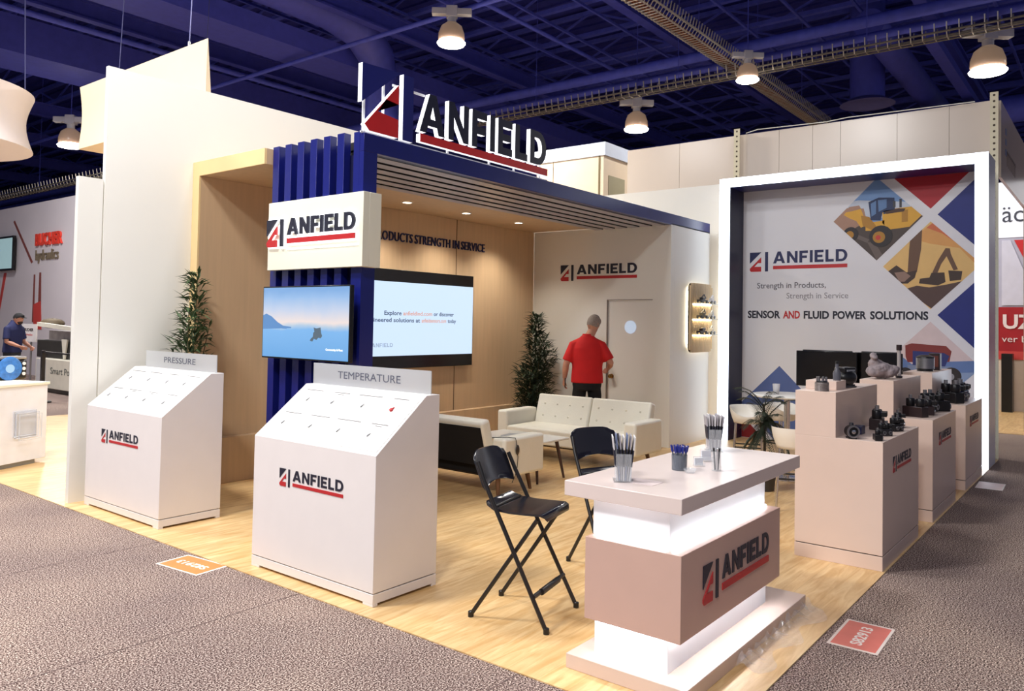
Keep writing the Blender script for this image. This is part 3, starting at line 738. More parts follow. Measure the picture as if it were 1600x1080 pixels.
def person(name, label, loc, rz, shirt_rgb, trouser_rgb, head, turn, larm, rarm, curl=1.1, cap=False, beard=False, k=1.0, hairm=None, bend=0):
    t = thing(name, label, 'person', loc, rz)       # faces local +y, right hand at +x
    T = lambda p: Vector((p[0]*k, p[1]+bend*max(0, p[2]-.9), p[2]))
    hc = T(head); neck0 = T((.0, -.01, 1.50)); 
    b = MB()
    b.loft([(0,0,.84,.165*k,.12),(0,0,.95,.175*k,.13),(0,bend*.15,1.08,.165*k,.12),(0,bend*.35,1.25,.178*k,.125),(0,bend*.5,1.40,.182*k,.122),(0,bend*.57,1.47,.14*k,.10),(0,bend*.62,1.53,.085*k,.075),(0,bend*.65,1.56,.06,.06)], 24)
    nv = hc-Vector((0,0,.07))
    b.tube([neck0, neck0.lerp(nv, .5)+Vector((0,-.005,0)), nv], [.068,.062,.062], 14)
    hm = Matrix.Rotation(turn[0], 3, 'Z') @ Matrix.Rotation(turn[1], 3, 'X') @ Matrix.Rotation(turn[2], 3, 'Y')
    H = lambda p: hc + hm @ Vector(p)
    b.ell(hc, (.082,.103,.120), 20, 14, hm)
    b.ell(H((0,.035,-.06)), (.056,.062,.058), 16, 10, hm)                           # jaw
    b.tube([H((0,.085,.022)), H((0,.107,-.012)), H((0,.094,-.022))], [.010,.015,.012], 8) # nose
    b.ell(H((0,.086,-.052)), (.024,.012,.007), 10, 6, hm); b.ell(H((0,.084,-.064)), (.022,.012,.007), 10, 6, hm)  # lips
    for s in (-1, 1):
        b.ell(H((s*.077,-.006,-.002)), (.011,.02,.032), 10, 8, hm)                   # ears
        b.ell(H((s*.030,.078,.026)), (.02,.012,.008), 8, 6, hm)                      # brow
    arms = []
    for s, (sh, el, wr) in ((-1, larm), (1, rarm)):
        sh, el, wr = T(sh), T(el), T(wr); arms.append((s, sh, el, wr))
        b.tube([sh-Vector((s*.07,0,-.045)), sh, sh.lerp(el, .5), el, el.lerp(wr, .35), wr], [.05,.062,.053,.044,.046,.030], 12)
        f = (wr-el).normalized(); hand(b, wr+f*.02, f, Vector((-s, .35, 0)), s, curl)
    for s in (-1, 1):
        b.tube([(s*.085*k,0,.90),(s*.10*k,.01,.72),(s*.115,.012,.50),(s*.12,-.012,.32),(s*.12,-.02,.10)], [.09,.082,.056,.052,.038], 14)
        b.tube([(s*.12,-.045,.045),(s*.122,.05,.045),(s*.13,.16,.032)], [.040,.042,.03], 10)
    body = b.build('body', skin, t); remesh(body, .0085, 4)
    ey = MB()
    for s in (-1, 1): ey.ell(H((s*.030,.083,.012)), (.012,.008,.008), 10, 8, hm)
    ey.build('eyes', M('eye_white', (232, 228, 222), .2), t)
    py = MB()
    for s in (-1, 1): py.ell(H((s*.030,.0895,.012)), (.005,.003,.005), 8, 6, hm)
    py.build('pupils', black, t)
    hr = MB(); ringz = []
    for j in range(9):
        a = R(-26 + j*14.3) if not cap else R(-5+j*11.8)
        q = math.cos(a)*1.04; ring = []
        for i in range(24):
            th = 2*PI*i/24; yv = math.sin(th); lift = max(0, yv)*.075*max(0, 1-j/5)    # hairline rises towards the forehead
            ring.append(H((.0835*q*math.cos(th), .1045*q*yv, .122*1.02*math.sin(a)+lift)))
        ringz.append(ring)
    hr.loftrings(ringz); hr.build('cap' if cap else 'hair', M('black_cap', (26, 24, 26), .8) if cap else (hairm or M('grey_hair', (150, 138, 130), .9, var=.2, vscale=60, bump=.3, bscale=200)), t)
    if cap:
        br = MB(); br.loftrings([[H((.07*math.cos(R(a_)), .06+yy, .045+zz)) for a_ in (180,140,100,80,40,0)] + [H((.07*math.cos(R(a_)), .06+yy-.0, .040+zz)) for a_ in (0,40,80,100,140,180)] for yy, zz in ((0,.01),(.04,.006),(.075,-.004))]); br.build('cap_brim', M('black_cap', (26, 24, 26), .8), t)
    if beard:
        bd = MB(); bd.ell(H((0,.045,-.07)), (.058,.062,.05), 14, 10, hm); bd.build('beard', M('dark_beard', (60, 44, 36), .9), t)
    shirt = M('shirt_%d_%d' % (shirt_rgb[0], shirt_rgb[2]), shirt_rgb, .8, var=.06, bump=.15, bscale=25)
    c = MB()
    c.loft([(0,0,.90,.205*k,.150),(0,bend*.05,1.0,.200*k,.148),(0,bend*.2,1.12,.192*k,.143),(0,bend*.35,1.26,.205*k,.145),(0,bend*.5,1.38,.205*k,.138),(0,bend*.57,1.455,.168*k,.118),(0,bend*.62,1.52,.112*k,.09),(0,bend*.65,1.565,.074,.074)], 28)
    for s, sh, el, wr in arms:
        d = (el-sh)
        c.tube([sh-Vector((s*.09,0,-.055)), sh, sh+d*.4, sh+d*.82], [.052,.070,.072,.076], 14)
    sh_o = c.build('shirt', shirt, t); remesh(sh_o, .011, 5)
    c = MB(); n0 = T((0,-.0,1.548)); c.loftrings([[n0+Vector((r*math.cos(2*PI*i/20), r*1.0*math.sin(2*PI*i/20), z)) for i in range(20)] for r, z in ((.078,0),(.072,.028),(.068,.034),(.064,.03),(.07,0))], False)
    c.build('collar', shirt, t)
    tr = M('trousers_%d' % trouser_rgb[0], trouser_rgb, .85, var=.08, bump=.15, bscale=20)
    c = MB(); c.loft([(0,0,.80,.17*k,.135),(0,0,.88,.186*k,.142),(0,0,.98,.178*k,.137)], 24)
    for s in (-1, 1): c.tube([(s*.085*k,0,.86),(s*.10*k,.01,.72),(s*.115,.012,.50),(s*.12,-.012,.32),(s*.12,-.02,.075)], [.098,.096,.074,.068,.06], 16)
    o = c.build('trousers', tr, t); remesh(o, .011, 5)
    for s in (-1, 1):
        c = MB(); c.tube([(s*.12,-.075,.042),(s*.12,-.03,.05),(s*.122,.05,.048),(s*.13,.15,.036),(s*.131,.185,.034)], [.034,.045,.045,.036,.02], 12)
        o = c.build('shoe', black, t); remesh(o, .009, 3)
    return t
person('person', 'man in red polo shirt and black trousers walking to the white door', (6.15, 4.56, .006), R(-57), (206, 22, 24), (24, 22, 24),
       (.075, .035, 1.735), (R(-38), R(-16), R(8)), ((-.178, 0, 1.42), (-.268, -.03, 1.15), (-.285, .045, .955)), ((.178, 0, 1.42), (.295, -.04, 1.18), (.27, .17, 1.10)), k=1.10)
ph = tag(MB().cbox((0,0,0), (.012, .065, .13), Matrix.Rotation(R(18), 3, 'X')).build('phone', black), 'black phone held in the left hand of the man in red', 'phone')
ph.location = (6.01, 4.83, .90); ph.rotation_euler = (0, 0, R(-57))
person('person', 'bearded man in navy t-shirt and black cap at the neighbouring booth', (3.45, 17.25, .006), R(-150), (32, 38, 84), (40, 40, 48),
       (0, .08, 1.62), (R(5), R(-12), 0), ((-.178, 0, 1.40), (-.23, .04, 1.13), (-.18, .26, 1.02)), ((.178, 0, 1.40), (.23, .06, 1.13), (.17, .30, 1.04)), k=1.06, cap=True, beard=True, bend=.06)

# ------------------------------------------------------------------ stepped display pedestals on the right
pink = M('pedestal_laminate', (230, 206, 192), .32, var=.012)
def pedestal(x0, x1, label):
    t = thing('display_pedestal', label, 'pedestal', ((x0+x1)/2, .32, .006), 0, 'stepped display pedestals')
    wpart(MB().box(x0, x1, .016, .634, .006, .108), 'plinth', pink, t, bevel=.002)
    wpart(MB().box(x0+.008, x1-.008, .024, .626, .106, .118), 'shadow_gap', M('gap_dark', (60, 54, 52), .8), t)
    wpart(MB().box(x0, x1, .016, .634, .115, .917), 'lower_body', pink, t, bevel=.002)
    wpart(MB().box(x0, x1, .339, .634, .917, 1.25), 'raised_block', pink, t, bevel=.002)
    logo(t, facing_front(x0+.30, .0152, .66), .118, .62, depth=.002)
pedestal(2.93, 4.15, 'nearest stepped pedestal with silver valve and black monitor riser')
pedestal(4.76, 5.97, 'middle stepped pedestal carrying grey stone and dark valve bank')
pedestal(6.59, 7.82, 'farthest stepped pedestal beside the glowing frame')
ZL, ZH = .9175, 1.2505
dk = M('black_anodised', (28, 27, 30), .35, .3); gm = M('gunmetal', (70, 68, 72), .35, .7); dkb = M('dark_brown_valve', (46, 32, 34), .4, .2); nvb = M('navy_valve', (26, 34, 74), .4)
def valve(x, y, z, rz, label, s=1, body=dk, coils=2, cat='valve', metal=steel):
    t = thing('solenoid_valve', label, cat, (x, y, z), rz, 'sample valves on the pedestals')
    MB().box(-.06*s, .06*s, -.035*s, .035*s, 0, .06*s).build('manifold', body, t, bevel=.004*s)
    for i in range(coils):
        cx = (-.03+.06*i)*s if coils > 1 else 0
        MB().lathe([(0,.06*s),(.022*s,.06*s),(.024*s,.065*s),(.024*s,.10*s),(.02*s,.105*s),(0,.105*s)], (cx,0,0), 18).build('coil', dk, t)
        MB().cyl((cx,0,.105*s), (cx,0,.125*s), .010*s, n=6).build('nut', metal, t)
        MB().box(cx-.012*s, cx+.012*s, -.05*s, -.02*s, .07*s, .095*s).build('connector', black, t, bevel=.002*s)
    for i in (-1, 1): MB().lathe([(.008*s,0),(.016*s,0),(.016*s,.01*s),(.008*s,.01*s)], (i*.03*s, -.035*s, .028*s), 16, Matrix.Rotation(PI/2, 3, 'X')).build('port', metal, t)
    return t
t = thing('round_sensor', 'silver faced round valve at the front edge of the nearest pedestal', 'valve', (2.99, .245, ZL), R(-52))
fx = Matrix.Rotation(PI/2, 3, 'X')
MB().cyl((0,-.03,.052), (0,.03,.052), .042, n=28).build('drum', dk, t)
MB().lathe([(.034,0),(.046,0),(.046,.012),(.034,.012)], (0,-.03,.052), 28, fx).build('silver_ring', steel, t)
MB().lathe([(0,0),(.018,0),(.015,.012),(0,.014)], (0,-.031,.052), 20, fx).build('hub', chrome, t)
MB().box(-.03,.03,-.025,.025,0,.012).build('foot', dk, t); MB().cyl((0,0,.09), (0,0,.115), .018, .014, 12).build('cap', gm, t)
tag(MB().box(3.25, 3.36, .24, .31, ZL, ZL+.062).build('sensor_box', nvb, bevel=.004), 'small navy box beside the silver faced valve', 'box')
for a in ((3.03, .075, 25, 'small black coil valve nearest the pedestal corner', .72, dk, 1), (3.33, .10, -35, 'black and silver twin valve behind the corner coil', .9, gm, 2),
          (3.72, .24, 10, 'dark brown tall valve at mid depth of the nearest pedestal', 1.5, dkb, 2), (3.70, .10, -20, 'low black valve near the outer edge of the nearest pedestal', 1.0, dk, 2),
          (3.98, .14, 15, 'black block valve at the far end of the nearest pedestal', 1.15, dk, 1)):
    valve(a[0], a[1], ZL, R(a[2]), a[3], a[4], a[5], a[6])
for a in ((4.98, .20, 70, 'dark brown long valve at the front of the middle pedestal', 1.6, dkb, 2), (5.25, .15, 20, 'black valve second from the front of the middle pedestal', 1.4, dkb, 2),
          (5.55, .20, -15, 'tall dark valve with twin coils on the middle pedestal', 1.75, dk, 2), (5.80, .13, 30, 'black square valve at the far end of the middle pedestal', 1.7, dk, 1)):
    valve(a[0], a[1], ZL, R(a[2]), a[3], a[4], a[5], a[6])
for a in ((6.85, .20, 60, 'black valve bank at the front of the farthest pedestal', 2.0, dk, 2), (7.15, .17, -10, 'blue faced black valve on the farthest pedestal', 1.9, nvb, 2), (7.5, .20, 20, 'grey blue valve at the far end of the farthest pedestal', 1.9, M('slate_valve', (62, 72, 92), .4), 2)):
    valve(a[0], a[1], ZL, R(a[2]), a[3], a[4], a[5], a[6])
# on the raised blocks
t = thing('ribbed_canister', 'grey ribbed round canister with silver studs on the nearest pedestal', 'canister', (3.00, .46, ZH))
prof = [(0,0),(.05,0)] + [(.052-.003*(i % 2), .004+.005*i) for i in range(12)] + [(.05,.066),(0,.066)]
MB().lathe(prof, n=36).build('ribbed_body', M('ribbed_grey', (126, 118, 116), .4, .3), t)
MB().lathe([(0,.066),(.042,.066),(.04,.076),(0,.076)], n=24).build('dark_lid', black, t)
for i in range(7):
    a = 2*PI*i/7; MB().cyl((.033*math.cos(a), .033*math.sin(a), .074), (.033*math.cos(a), .033*math.sin(a), .106), .008, n=10).build('stud', steel, t)
t = tag(MB().box(3.16, 3.42, .40, .63, ZH, ZH+.066).build('riser_box', pink, bevel=.002), 'low white riser box under nothing but beside the ribbed canister', 'box'); t['label'] = 'low pale riser box behind the grey ribbed canister'
t = thing('sensor_housing', 'black rounded camera-like housing on the nearest pedestal', 'device', (3.62, .46, ZH), R(-20))
MB().ell((0,0,.075), (.10,.085,.072), 20, 12).build('housing', black, t); MB().box(-.075,.075,-.05,.05,.11,.158).build('top_block', dk, t, bevel=.008)
MB().box(-.05,.05,-.056,-.049,.125,.14).build('grey_label', M('device_label', (150, 152, 158), .4), t); MB().box(-.06,.06,-.05,.05,0,.02).build('foot', dk, t)
t = thing('bottle', 'small grey bottle in front of the black monitor', 'bottle', (3.30, .435, ZH+.066)); MB().lathe([(0,0),(.028,0),(.03,.06),(.014,.09),(.012,.13),(0,.13)], n=20).build('bottle_body', M('smoky_bottle', (90, 90, 98), .2), t); MB().cyl((0,0,.13), (0,0,.15), .014, n=14).build('cap', black, t)
b = tag(MB().cyl((3.42, .405, ZH+.008), (3.56, .36, ZH+.008), .007, n=10).build('pen', gm), 'grey pen lying at the edge of the nearest raised block', 'pen')
rockm = M('grey_stone', (148, 136, 138), .9, var=.25, vscale=20, bump=.5, bscale=30)
def rock(loc, parts, label):
    b = MB(); rnd = random.Random(2)
    for c, r in parts: b.ell(c, r, 12, 8, Matrix.Rotation(rnd.random()*3, 3, 'Z') @ Matrix.Rotation(rnd.uniform(-.5,.5), 3, 'X'))
    o = b.build('stone_casting', rockm, None); remesh(o, .008, 2)
    dt = o.modifiers.new('lumps', 'DISPLACE'); tx = bpy.data.textures.new('lumps', 'CLOUDS'); tx.noise_scale = .06; dt.texture = tx; dt.strength = .035; dt.mid_level = .5
    o.location = loc; return tag(o, label, 'stone')
rock((5.02, .50, ZH+.008), [((0,0,.07),(.15,.10,.065)), ((.05,-.06,.06),(.13,.09,.055)), ((-.05,.05,.14),(.05,.05,.06)), ((-.06,.06,.20),(.035,.08,.03)), ((-.1,.06,.06),(.06,.06,.05)), ((0,.05,.12),(.08,.07,.06))], 'lumpy grey stone casting on the middle raised block')
t = thing('tall_sensor', 'tall thin sensor with black cap behind the grey stone', 'sensor', (5.27, .40, ZH))
MB().cyl((0,0,0), (0,0,.02), .03, n=18).build('base', gm, t); MB().cyl((0,0,.02), (0,0,.27), .018, n=14).build('tube', M('pale_tube', (190, 182, 180), .35, .3), t); MB().cyl((0,0,.27), (0,0,.325), .025, n=14).build('cap', dkb, t)
t = valve(5.55, .47, ZH, R(15), 'small dark valve lying behind the tall capped sensor', .7, dkb, 1)
t = thing('round_canister', 'silver banded round canister on the farthest raised block', 'canister', (6.98, .48, ZH))
MB().lathe([(0,0),(.085,0),(.085,.03),(0,.03)], n=32).build('black_base', black, t); MB().lathe([(0,.03),(.095,.03),(.095,.15),(0,.15)], n=32).build('silver_band', steel, t)
MB().lathe([(0,.15),(.098,.15),(.095,.165),(.05,.185),(0,.185)], n=32).build('black_lid', black, t)
t = thing('gauge_box', 'dark upright gauge box beside the silver banded canister', 'device', (7.35, .44, ZH)); MB().box(-.06,.06,-.06,.06,0,.2).build('case', dkb, t, bevel=.006); MB().box(-.063,-.06,-.045,.045,.04,.17).build('brown_face', M('brown_face', (96, 44, 34), .4), t)

# black monitors on floor stands behind the pedestals
def monitor(x, y, w, z0, z1, label):
    t = thing('monitor', label, 'monitor', (x, y, .006))
    wpart(MB().box(x-.02, x+.02, y-w/2, y+w/2, z0, z1), 'display_panel', M('dark_glass', (8, 8, 10), .15), t, bevel=.004)
    wpart(MB().box(x+.02, x+.05, y-w/2+.06, y+w/2-.06, z0+.03, z1+.012), 'rear_housing', black, t, bevel=.008)
    wpart(MB().cyl((x+.06, y, .02), (x+.06, y, z1-.1), .022, n=14), 'stand_post', blackm, t)
    wpart(MB().box(x-.12, x+.14, y-.2, y+.2, .006, .022), 'stand_base', blackm, t, bevel=.004)
monitor(6.35, 1.40, .68, 1.04, 1.455, 'wide black monitor behind the nearest pedestal')
monitor(6.45, .86, .50, 1.04, 1.455, 'narrower black monitor behind the grey stone')

# ------------------------------------------------------------------ bar table and bar stools
t = thing('bar_table', 'round white bar table on a chrome post inside the framed area', 'table', (5.90, 1.70, .006))
MB().lathe([(0,.925),(.375,.925),(.39,.935),(.39,.948),(.38,.955),(0,.955)], n=44).build('tabletop', M('white_table_gloss', (240, 238, 230), .25), t)
MB().cyl((0,0,.03), (0,0,.926), .035, n=20).build('post', chrome, t); MB().lathe([(0,0),(.22,0),(.22,.012),(.06,.03),(0,.03)], n=36).build('base', chrome, t)
t = thing('drink_cup', 'clear plastic cup of dark drink on the round bar table', 'cup', (5.80, 1.79, .006+.955))
MB().lathe([(0,0),(.03,0),(.042,.12),(.040,.12),(.029,.004),(0,.004)], n=24).build('cup_wall', M('clear_cup', (235, 235, 238), .1, alpha=.45), t); MB().lathe([(0,.005),(.029,.005),(.033,.045),(0,.045)], n=20).build('drink', M('dark_drink', (90, 62, 42), .2), t)
sw = M('white_stool_shell', (240, 236, 226), .35, var=.01)
def barstool(x, y, rz, label):
    t = thing('bar_stool', label, 'stool', (x, y, .006), rz)
    b = MB(); P = []
    for k in range(7):                                   # a low curved shell: base, sides and back
        q = k/6; z = .575+.20*q; r = .165+.05*math.sin(q*PI/2)
        P.append([Vector((r*1.0*math.cos(2*PI*i/28), r*.95*math.sin(2*PI*i/28), z - (max(0, -math.sin(2*PI*i/28))**1.5)*.115*q)) for i in range(28)])
    for k in (5, 4, 3, 2):
        q = k/6; r = .165+.05*math.sin(q*PI/2)-.022; z = .575+.20*q+.012
        P.append([Vector((r*math.cos(2*PI*i/28), r*.95*math.sin(2*PI*i/28), z-(max(0, -math.sin(2*PI*i/28))**1.5)*.115*q)) for i in range(28)])
    b.loftrings(P); b.build('shell', sw, t, sharp=70)
    for sx in (-1, 1):
        for sy in (-1, 1): MB().tube([(sx*.14, sy*.13, .585), (sx*.17, sy*.17, .012)], .011, 10).build('leg', chrome, t)
    MB().tube([(-.155,-.15,.30), (.155,-.15,.30), (.155,.15,.30), (-.155,.15,.30), (-.155,-.15,.30)], .009, 8).build('footrest', blackm, t)
    return t
barstool(6.02, 2.20, R(-70), 'white bar stool nearest the left side of the glowing frame')
barstool(6.62, 2.02, R(-20), 'white bar stool standing behind the round bar table')
barstool(4.45, 1.13, R(110), 'white bar stool in front of the round bar table beside the nearest pedestal')

# ------------------------------------------------------------------ glowing frame with its printed backdrop
t = thing('light_frame', 'large white glowing portal frame around the printed backdrop', 'frame', (8.55, 1.775, .006))
fo = M('frame_white_side', (226, 230, 238), .35)
Y0, Y1, ZT, x0, x1 = 0, 3.55, 3.98, 8.262, 8.90
wpart(MB().box(x0, x1, Y0, Y0+.02, .006, ZT), 'outer_side', fo, t); wpart(MB().box(x0, x1, Y1-.02, Y1, .006, ZT), 'outer_side', fo, t); wpart(MB().box(x0, x1, Y0+.02, Y1-.02, ZT-.02, ZT), 'outer_top', fo, t)
wpart(MB().box(x0, x1, Y0+.135, Y0+.15, .006, ZT-.135), 'inner_reveal', navy, t); wpart(MB().box(x0, x1, Y1-.165, Y1-.15, .006, ZT-.135), 'inner_reveal', navyd, t); wpart(MB().box(x0, x1, Y0+.15, Y1-.165, ZT-.135, ZT-.12), 'inner_reveal', navy, t)
b = MB(); xs = x0-.012
b.box(xs, x0-.0005, Y0, Y0+.15, .006, ZT); b.box(xs, x0-.0005, Y1-.165, Y1, .006, ZT); b.box(xs, x0-.0005, Y0+.15, Y1-.165, ZT-.135, ZT)
wpart(b, 'light_face', ledw, t)
XG = 8.80
bd = thing('printed_backdrop', 'pale printed backdrop of machinery diamonds inside the glowing frame', 'backdrop', (8.82, 1.775, .006))
wpart(MB().box(XG, XG+.03, Y0+.15, Y1-.165, .006, ZT-.136), 'panel', M('pale_grey_print', (226, 226, 232), .45, var=.02, vscale=1), bd)
def clip(poly, conv):
    out = poly
    for i in range(len(conv)):
        a, b_ = conv[i], conv[(i+1) % len(conv)]; src = out; out = []
        ins = lambda p: (b_[0]-a[0])*(p[1]-a[1])-(b_[1]-a[1])*(p[0]-a[0]) >= -1e-9
        for j in range(len(src)):
            p, q = src[j], src[(j+1) % len(src)]
            if ins(p): out.append(p)
            if ins(p) != ins(q):
                d1 = (b_[0]-a[0])*(p[1]-a[1])-(b_[1]-a[1])*(p[0]-a[0]); d2 = (b_[0]-a[0])*(q[1]-a[1])-(b_[1]-a[1])*(q[0]-a[0]); f = d1/(d1-d2)
                out.append((p[0]+(q[0]-p[0])*f, p[1]+(q[1]-p[1])*f))
        if len(out) < 3: return None
    return out
VIEW = [(-(Y1-.166), .01), (-(Y0+.151), .01), (-(Y0+.151), ZT-.137), (-(Y1-.166), ZT-.137)]
MF = frame((XG, 0, 0), (0,-1,0), (0,0,1))
def diamond(cy, cz, r): return [(-cy-r, cz), (-cy, cz-r), (-cy+r, cz), (-cy, cz+r)]
def printpic(name, label, cy, cz, r, base, shapes, grad=None):
    dm = clip(diamond(cy, cz, r), VIEW)
    mats = [base]; b = MB(); b.flat([dm], MF, .0015); lay = 1
    for mt, polys in shapes:
        if mt not in mats: mats.append(mt)
        b.cur = mats.index(mt)
        for pl in polys:
            area = sum(pl[i][0]*pl[(i+1) % len(pl)][1]-pl[(i+1) % len(pl)][0]*pl[i][1] for i in range(len(pl)))
            if area < 0: pl = pl[::-1]
            c = clip(pl, dm)
            # clip() expects a convex clip window only, the shape itself may be concave
            if c: b.flat([c], MF, .0015+.0004*lay)
        lay += 1
    o = wpart(b, name, mats, bd)
    if label: o['label'] = label
    return o
plain = lambda n, c: M(n, c, .5, var=.04)
redd, blud = plain('diamond_red', (172, 22, 38)), plain('diamond_blue', (26, 40, 124))
printpic('red_diamond', 'red diamond print', .745, 3.985, .60, redd, [])
printpic('blue_diamond', 'upper blue diamond print', .06, 3.30, .60, blud, [])
printpic('blue_diamond', 'lower blue diamond print', .06, 1.93, .60, blud, [])
printpic('blue_diamond', 'blue diamond print behind the bar table', 2.80, .54, .60, plain('diamond_steel_blue', (84, 104, 160)), [])
printpic('red_diamond', 'red diamond print low behind the bar stools', 3.485, -.145, .60, plain('diamond_dark_red', (140, 30, 34)), [])
def px(cx, cy_, sc, cy, cz): return lambda pts: [(-cy+(x-cx)*sc, cz-(y-cy_)*sc) for x, y in pts]
def disc(cx, cy_, r, n=20): return [(cx+r*math.cos(2*PI*i/n), cy_+r*math.sin(2*PI*i/n)) for i in range(n)]
def multi(f, *ps): return [f(p) for p in ps]
f = px(300, 265, .59/237, 1.43, 3.29)
yel, dyel, cabm, tyre, dirt, gravel, skyb = plain('machine_yellow', (222, 168, 58)), plain('machine_ochre', (176, 126, 42)), plain('cab_blue', (30, 50, 92)), plain('tyre_dark', (40, 34, 38)), plain('dirt_tan', (170, 132, 112)), plain('gravel_grey', (74, 62, 58)), plain('print_sky', (120, 158, 210))
cabl = plain('cab_glass', (92, 128, 176))
printpic('loader_picture', 'diamond picture of a yellow wheel loader', 1.43, 3.29, .59, skyb, [
    (plain('print_haze', (196, 206, 222)), multi(f, [(60,170),(200,150),(560,190),(560,260),(60,260)])),
    (dirt, multi(f, [(40,300),(70,240),(130,190),(230,200),(260,330),(330,420),(120,330)])),
    (gravel, multi(f, [(150,330),(200,300),(560,230),(560,500),(200,520),(150,420)])), (plain('gravel_track', (104, 92, 88)), multi(f, [(250,395),(290,400),(330,470),(300,500)], [(200,350),(260,380),(250,400),(190,370)])),
    (yel, multi(f, [(120,230),(150,190),(210,188),(232,250),(240,300),(215,310),(190,270),(150,250)], [(330,215),(520,205),(545,245),(470,320),(360,330),(330,290)], [(240,285),(340,275),(340,335),(240,330)])),
    (dyel, multi(f, [(215,240),(260,250),(300,310),(280,330),(225,300)], [(430,225),(462,222),(462,290),(430,292)])),
    (cabm, multi(f, [(255,165),(310,143),(392,150),(395,215),(330,230),(320,275),(268,270)], [(335,222),(420,212),(420,225),(335,240)])),
    (dirt, multi(f, [(130,215),(150,185),(205,180),(215,200),(170,210)])), (plain('hood_stripe', (70, 44, 34)), multi(f, [(340,226),(415,214),(450,216),(440,232),(350,240)])), (plain('exhaust_dark', (60, 60, 66)), multi(f, [(418,160),(430,160),(430,208),(418,208)], [(385,170),(398,170),(398,205),(385,205)])), (cabl, multi(f, [(268,175),(296,160),(296,235),(272,250)], [(306,158),(352,156),(352,205),(310,225)])),
    (tyre, multi(f, disc(160,345,42), disc(322,365,62))),
    (dyel, multi(f, disc(155,348,22), disc(312,370,33))), (plain('hub_red', (196, 60, 54)), multi(f, disc(308,372,14)))])
f = px(565, 505, .60/232, .745, 2.61)
ochre, silh, dsil, soil = plain('sunset_yellow', (226, 186, 118)), plain('excavator_brown', (104, 74, 56)), plain('excavator_dark', (64, 46, 40)), plain('soil_dark', (84, 62, 58))
printpic('excavator_picture', 'diamond picture of excavators at sunset', .745, 2.61, .60, ochre, [
    (plain('sunset_amber', (220, 160, 92)), multi(f, [(480,360),(580,275),(800,470),(800,540),(700,420),(560,390)])),
    (plain('sunset_orange', (212, 112, 72)), multi(f, [(545,305),(585,275),(790,450),(720,420),(620,340)])),
    (soil, multi(f, [(440,630),(500,612),(560,622),(640,608),(720,590),(640,680),(578,740)])),
    (silh, multi(f, [(470,335),(525,310),(520,420),(500,540),(455,545),(462,420)], [(572,600),(575,540),(600,480),(635,418),(655,420),(660,450),(692,530),(672,535),(640,460),(615,500),(598,545),(600,600)])),
    (dsil, multi(f, [(355,535),(400,500),(450,540),(500,530),(490,570),(455,600),(420,600)], [(510,600),(515,575),(560,570),(570,545),(630,545),(635,595),(600,612)], [(648,535),(712,540),(706,585),(655,590)])),
    (plain('bucket_spoil', (146, 118, 106)), multi(f, [(390,540),(440,535),(470,560),(440,590),(415,590)]))])
f = px(590, 985, .60/235, .745, 1.24)
printpic('harvester_picture', 'diamond picture of a red and blue field machine', .745, 1.24, .60, plain('pale_dawn_sky', (216, 198, 200)), [
    (plain('far_hill_blue', (96, 124, 178)), multi(f, [(380,960),(450,940),(500,980),(660,960),(800,950),(800,1040),(380,1060)])),
    (plain('field_pale_blue', (136, 158, 196)), multi(f, [(340,1040),(800,1010),(800,1250),(340,1250)])),
    (plain('machine_maroon', (128, 46, 44)), multi(f, [(468,880),(500,868),(665,878),(690,905),(680,960),(480,970),(470,940)])),
    (plain('machine_navy', (38, 48, 112)), multi(f, [(505,908),(655,915),(680,930),(660,985),(505,985)], [(540,1090),(760,1080),(770,1130),(540,1150)])),
    (plain('machine_steel', (122, 138, 172)), multi(f, [(480,985),(690,985),(700,1020),(480,1030)])),
    (tyre, multi(f, disc(690,1035,46), disc(470,1035,36))), (plain('hub_grey', (150, 150, 160)), multi(f, disc(685,1038,18)))])
# lettering on the backdrop
logo(bd, MF @ Matrix.Translation((-3.275, 2.585, 0)), .30, 1.45, ink=navyp, depth=.002)
a = MB(); put_text(a, 'Strength in Products,', MF @ Matrix.Translation((-3.155, 2.325, 0)), .125, .002, width=1.03, bold=.004); wpart(a, 'tagline', M('tagline_ink', (84, 82, 92), .5), bd)
a = MB(); put_text(a, 'Strength in Service', MF @ Matrix.Translation((-2.70, 2.165, 0)), .125, .002, width=.89); wpart(a, 'tagline', M('tagline_pale_ink', (140, 138, 146), .5), bd)
for wd, xa, xb, mt in (('SENSOR', -3.300, -2.792, inkd), ('AND', -2.751, -2.497, redp), ('FLUID', -2.442, -2.076, inkd), ('POWER', -2.023, -1.563, inkd), ('SOLUTIONS', -1.513, -.770, inkd)):
    a = MB(); put_text(a, wd, MF @ Matrix.Translation((xa, 1.868, 0)), .155, .002, width=xb-xa, bold=.035); wpart(a, 'headline_word', mt, bd)

# ------------------------------------------------------------------ backlit slat shelf on the closet wall
t = thing('slat_shelf', 'backlit wooden slat panel with glass shelves on the white closet wall', 'shelf', (7.82, 3.67, 1.34))
def rrect(x0, x1, z0, z1, r): return arc(x1-r,z1-r,r,r,0,90,6)+arc(x0+r,z1-r,r,r,90,180,6)+arc(x0+r,z0+r,r,r,180,270,6)+arc(x1-r,z0+r,r,r,270,360,6)
m = facing_front(0, 3.70, 0)
wpart(MB().flat([rrect(7.50, 8.10, 1.40, 2.30, .08)], m, .03), 'halo_light', M('warm_halo', (255, 244, 214), .4, emit=14, ecol=(255, 244, 216), var=0), t)
wpart(MB().flat([rrect(7.42, 8.19, 1.335, 2.355, .10)], facing_front(0, 3.66, 0), .015), 'back_panel', M('slat_gap_dark', (58, 44, 36), .7), t)
slm = M('oak_slat', (216, 190, 148), .5, var=.12, vscale=5, stretch=(8,8,.6))
n = 17
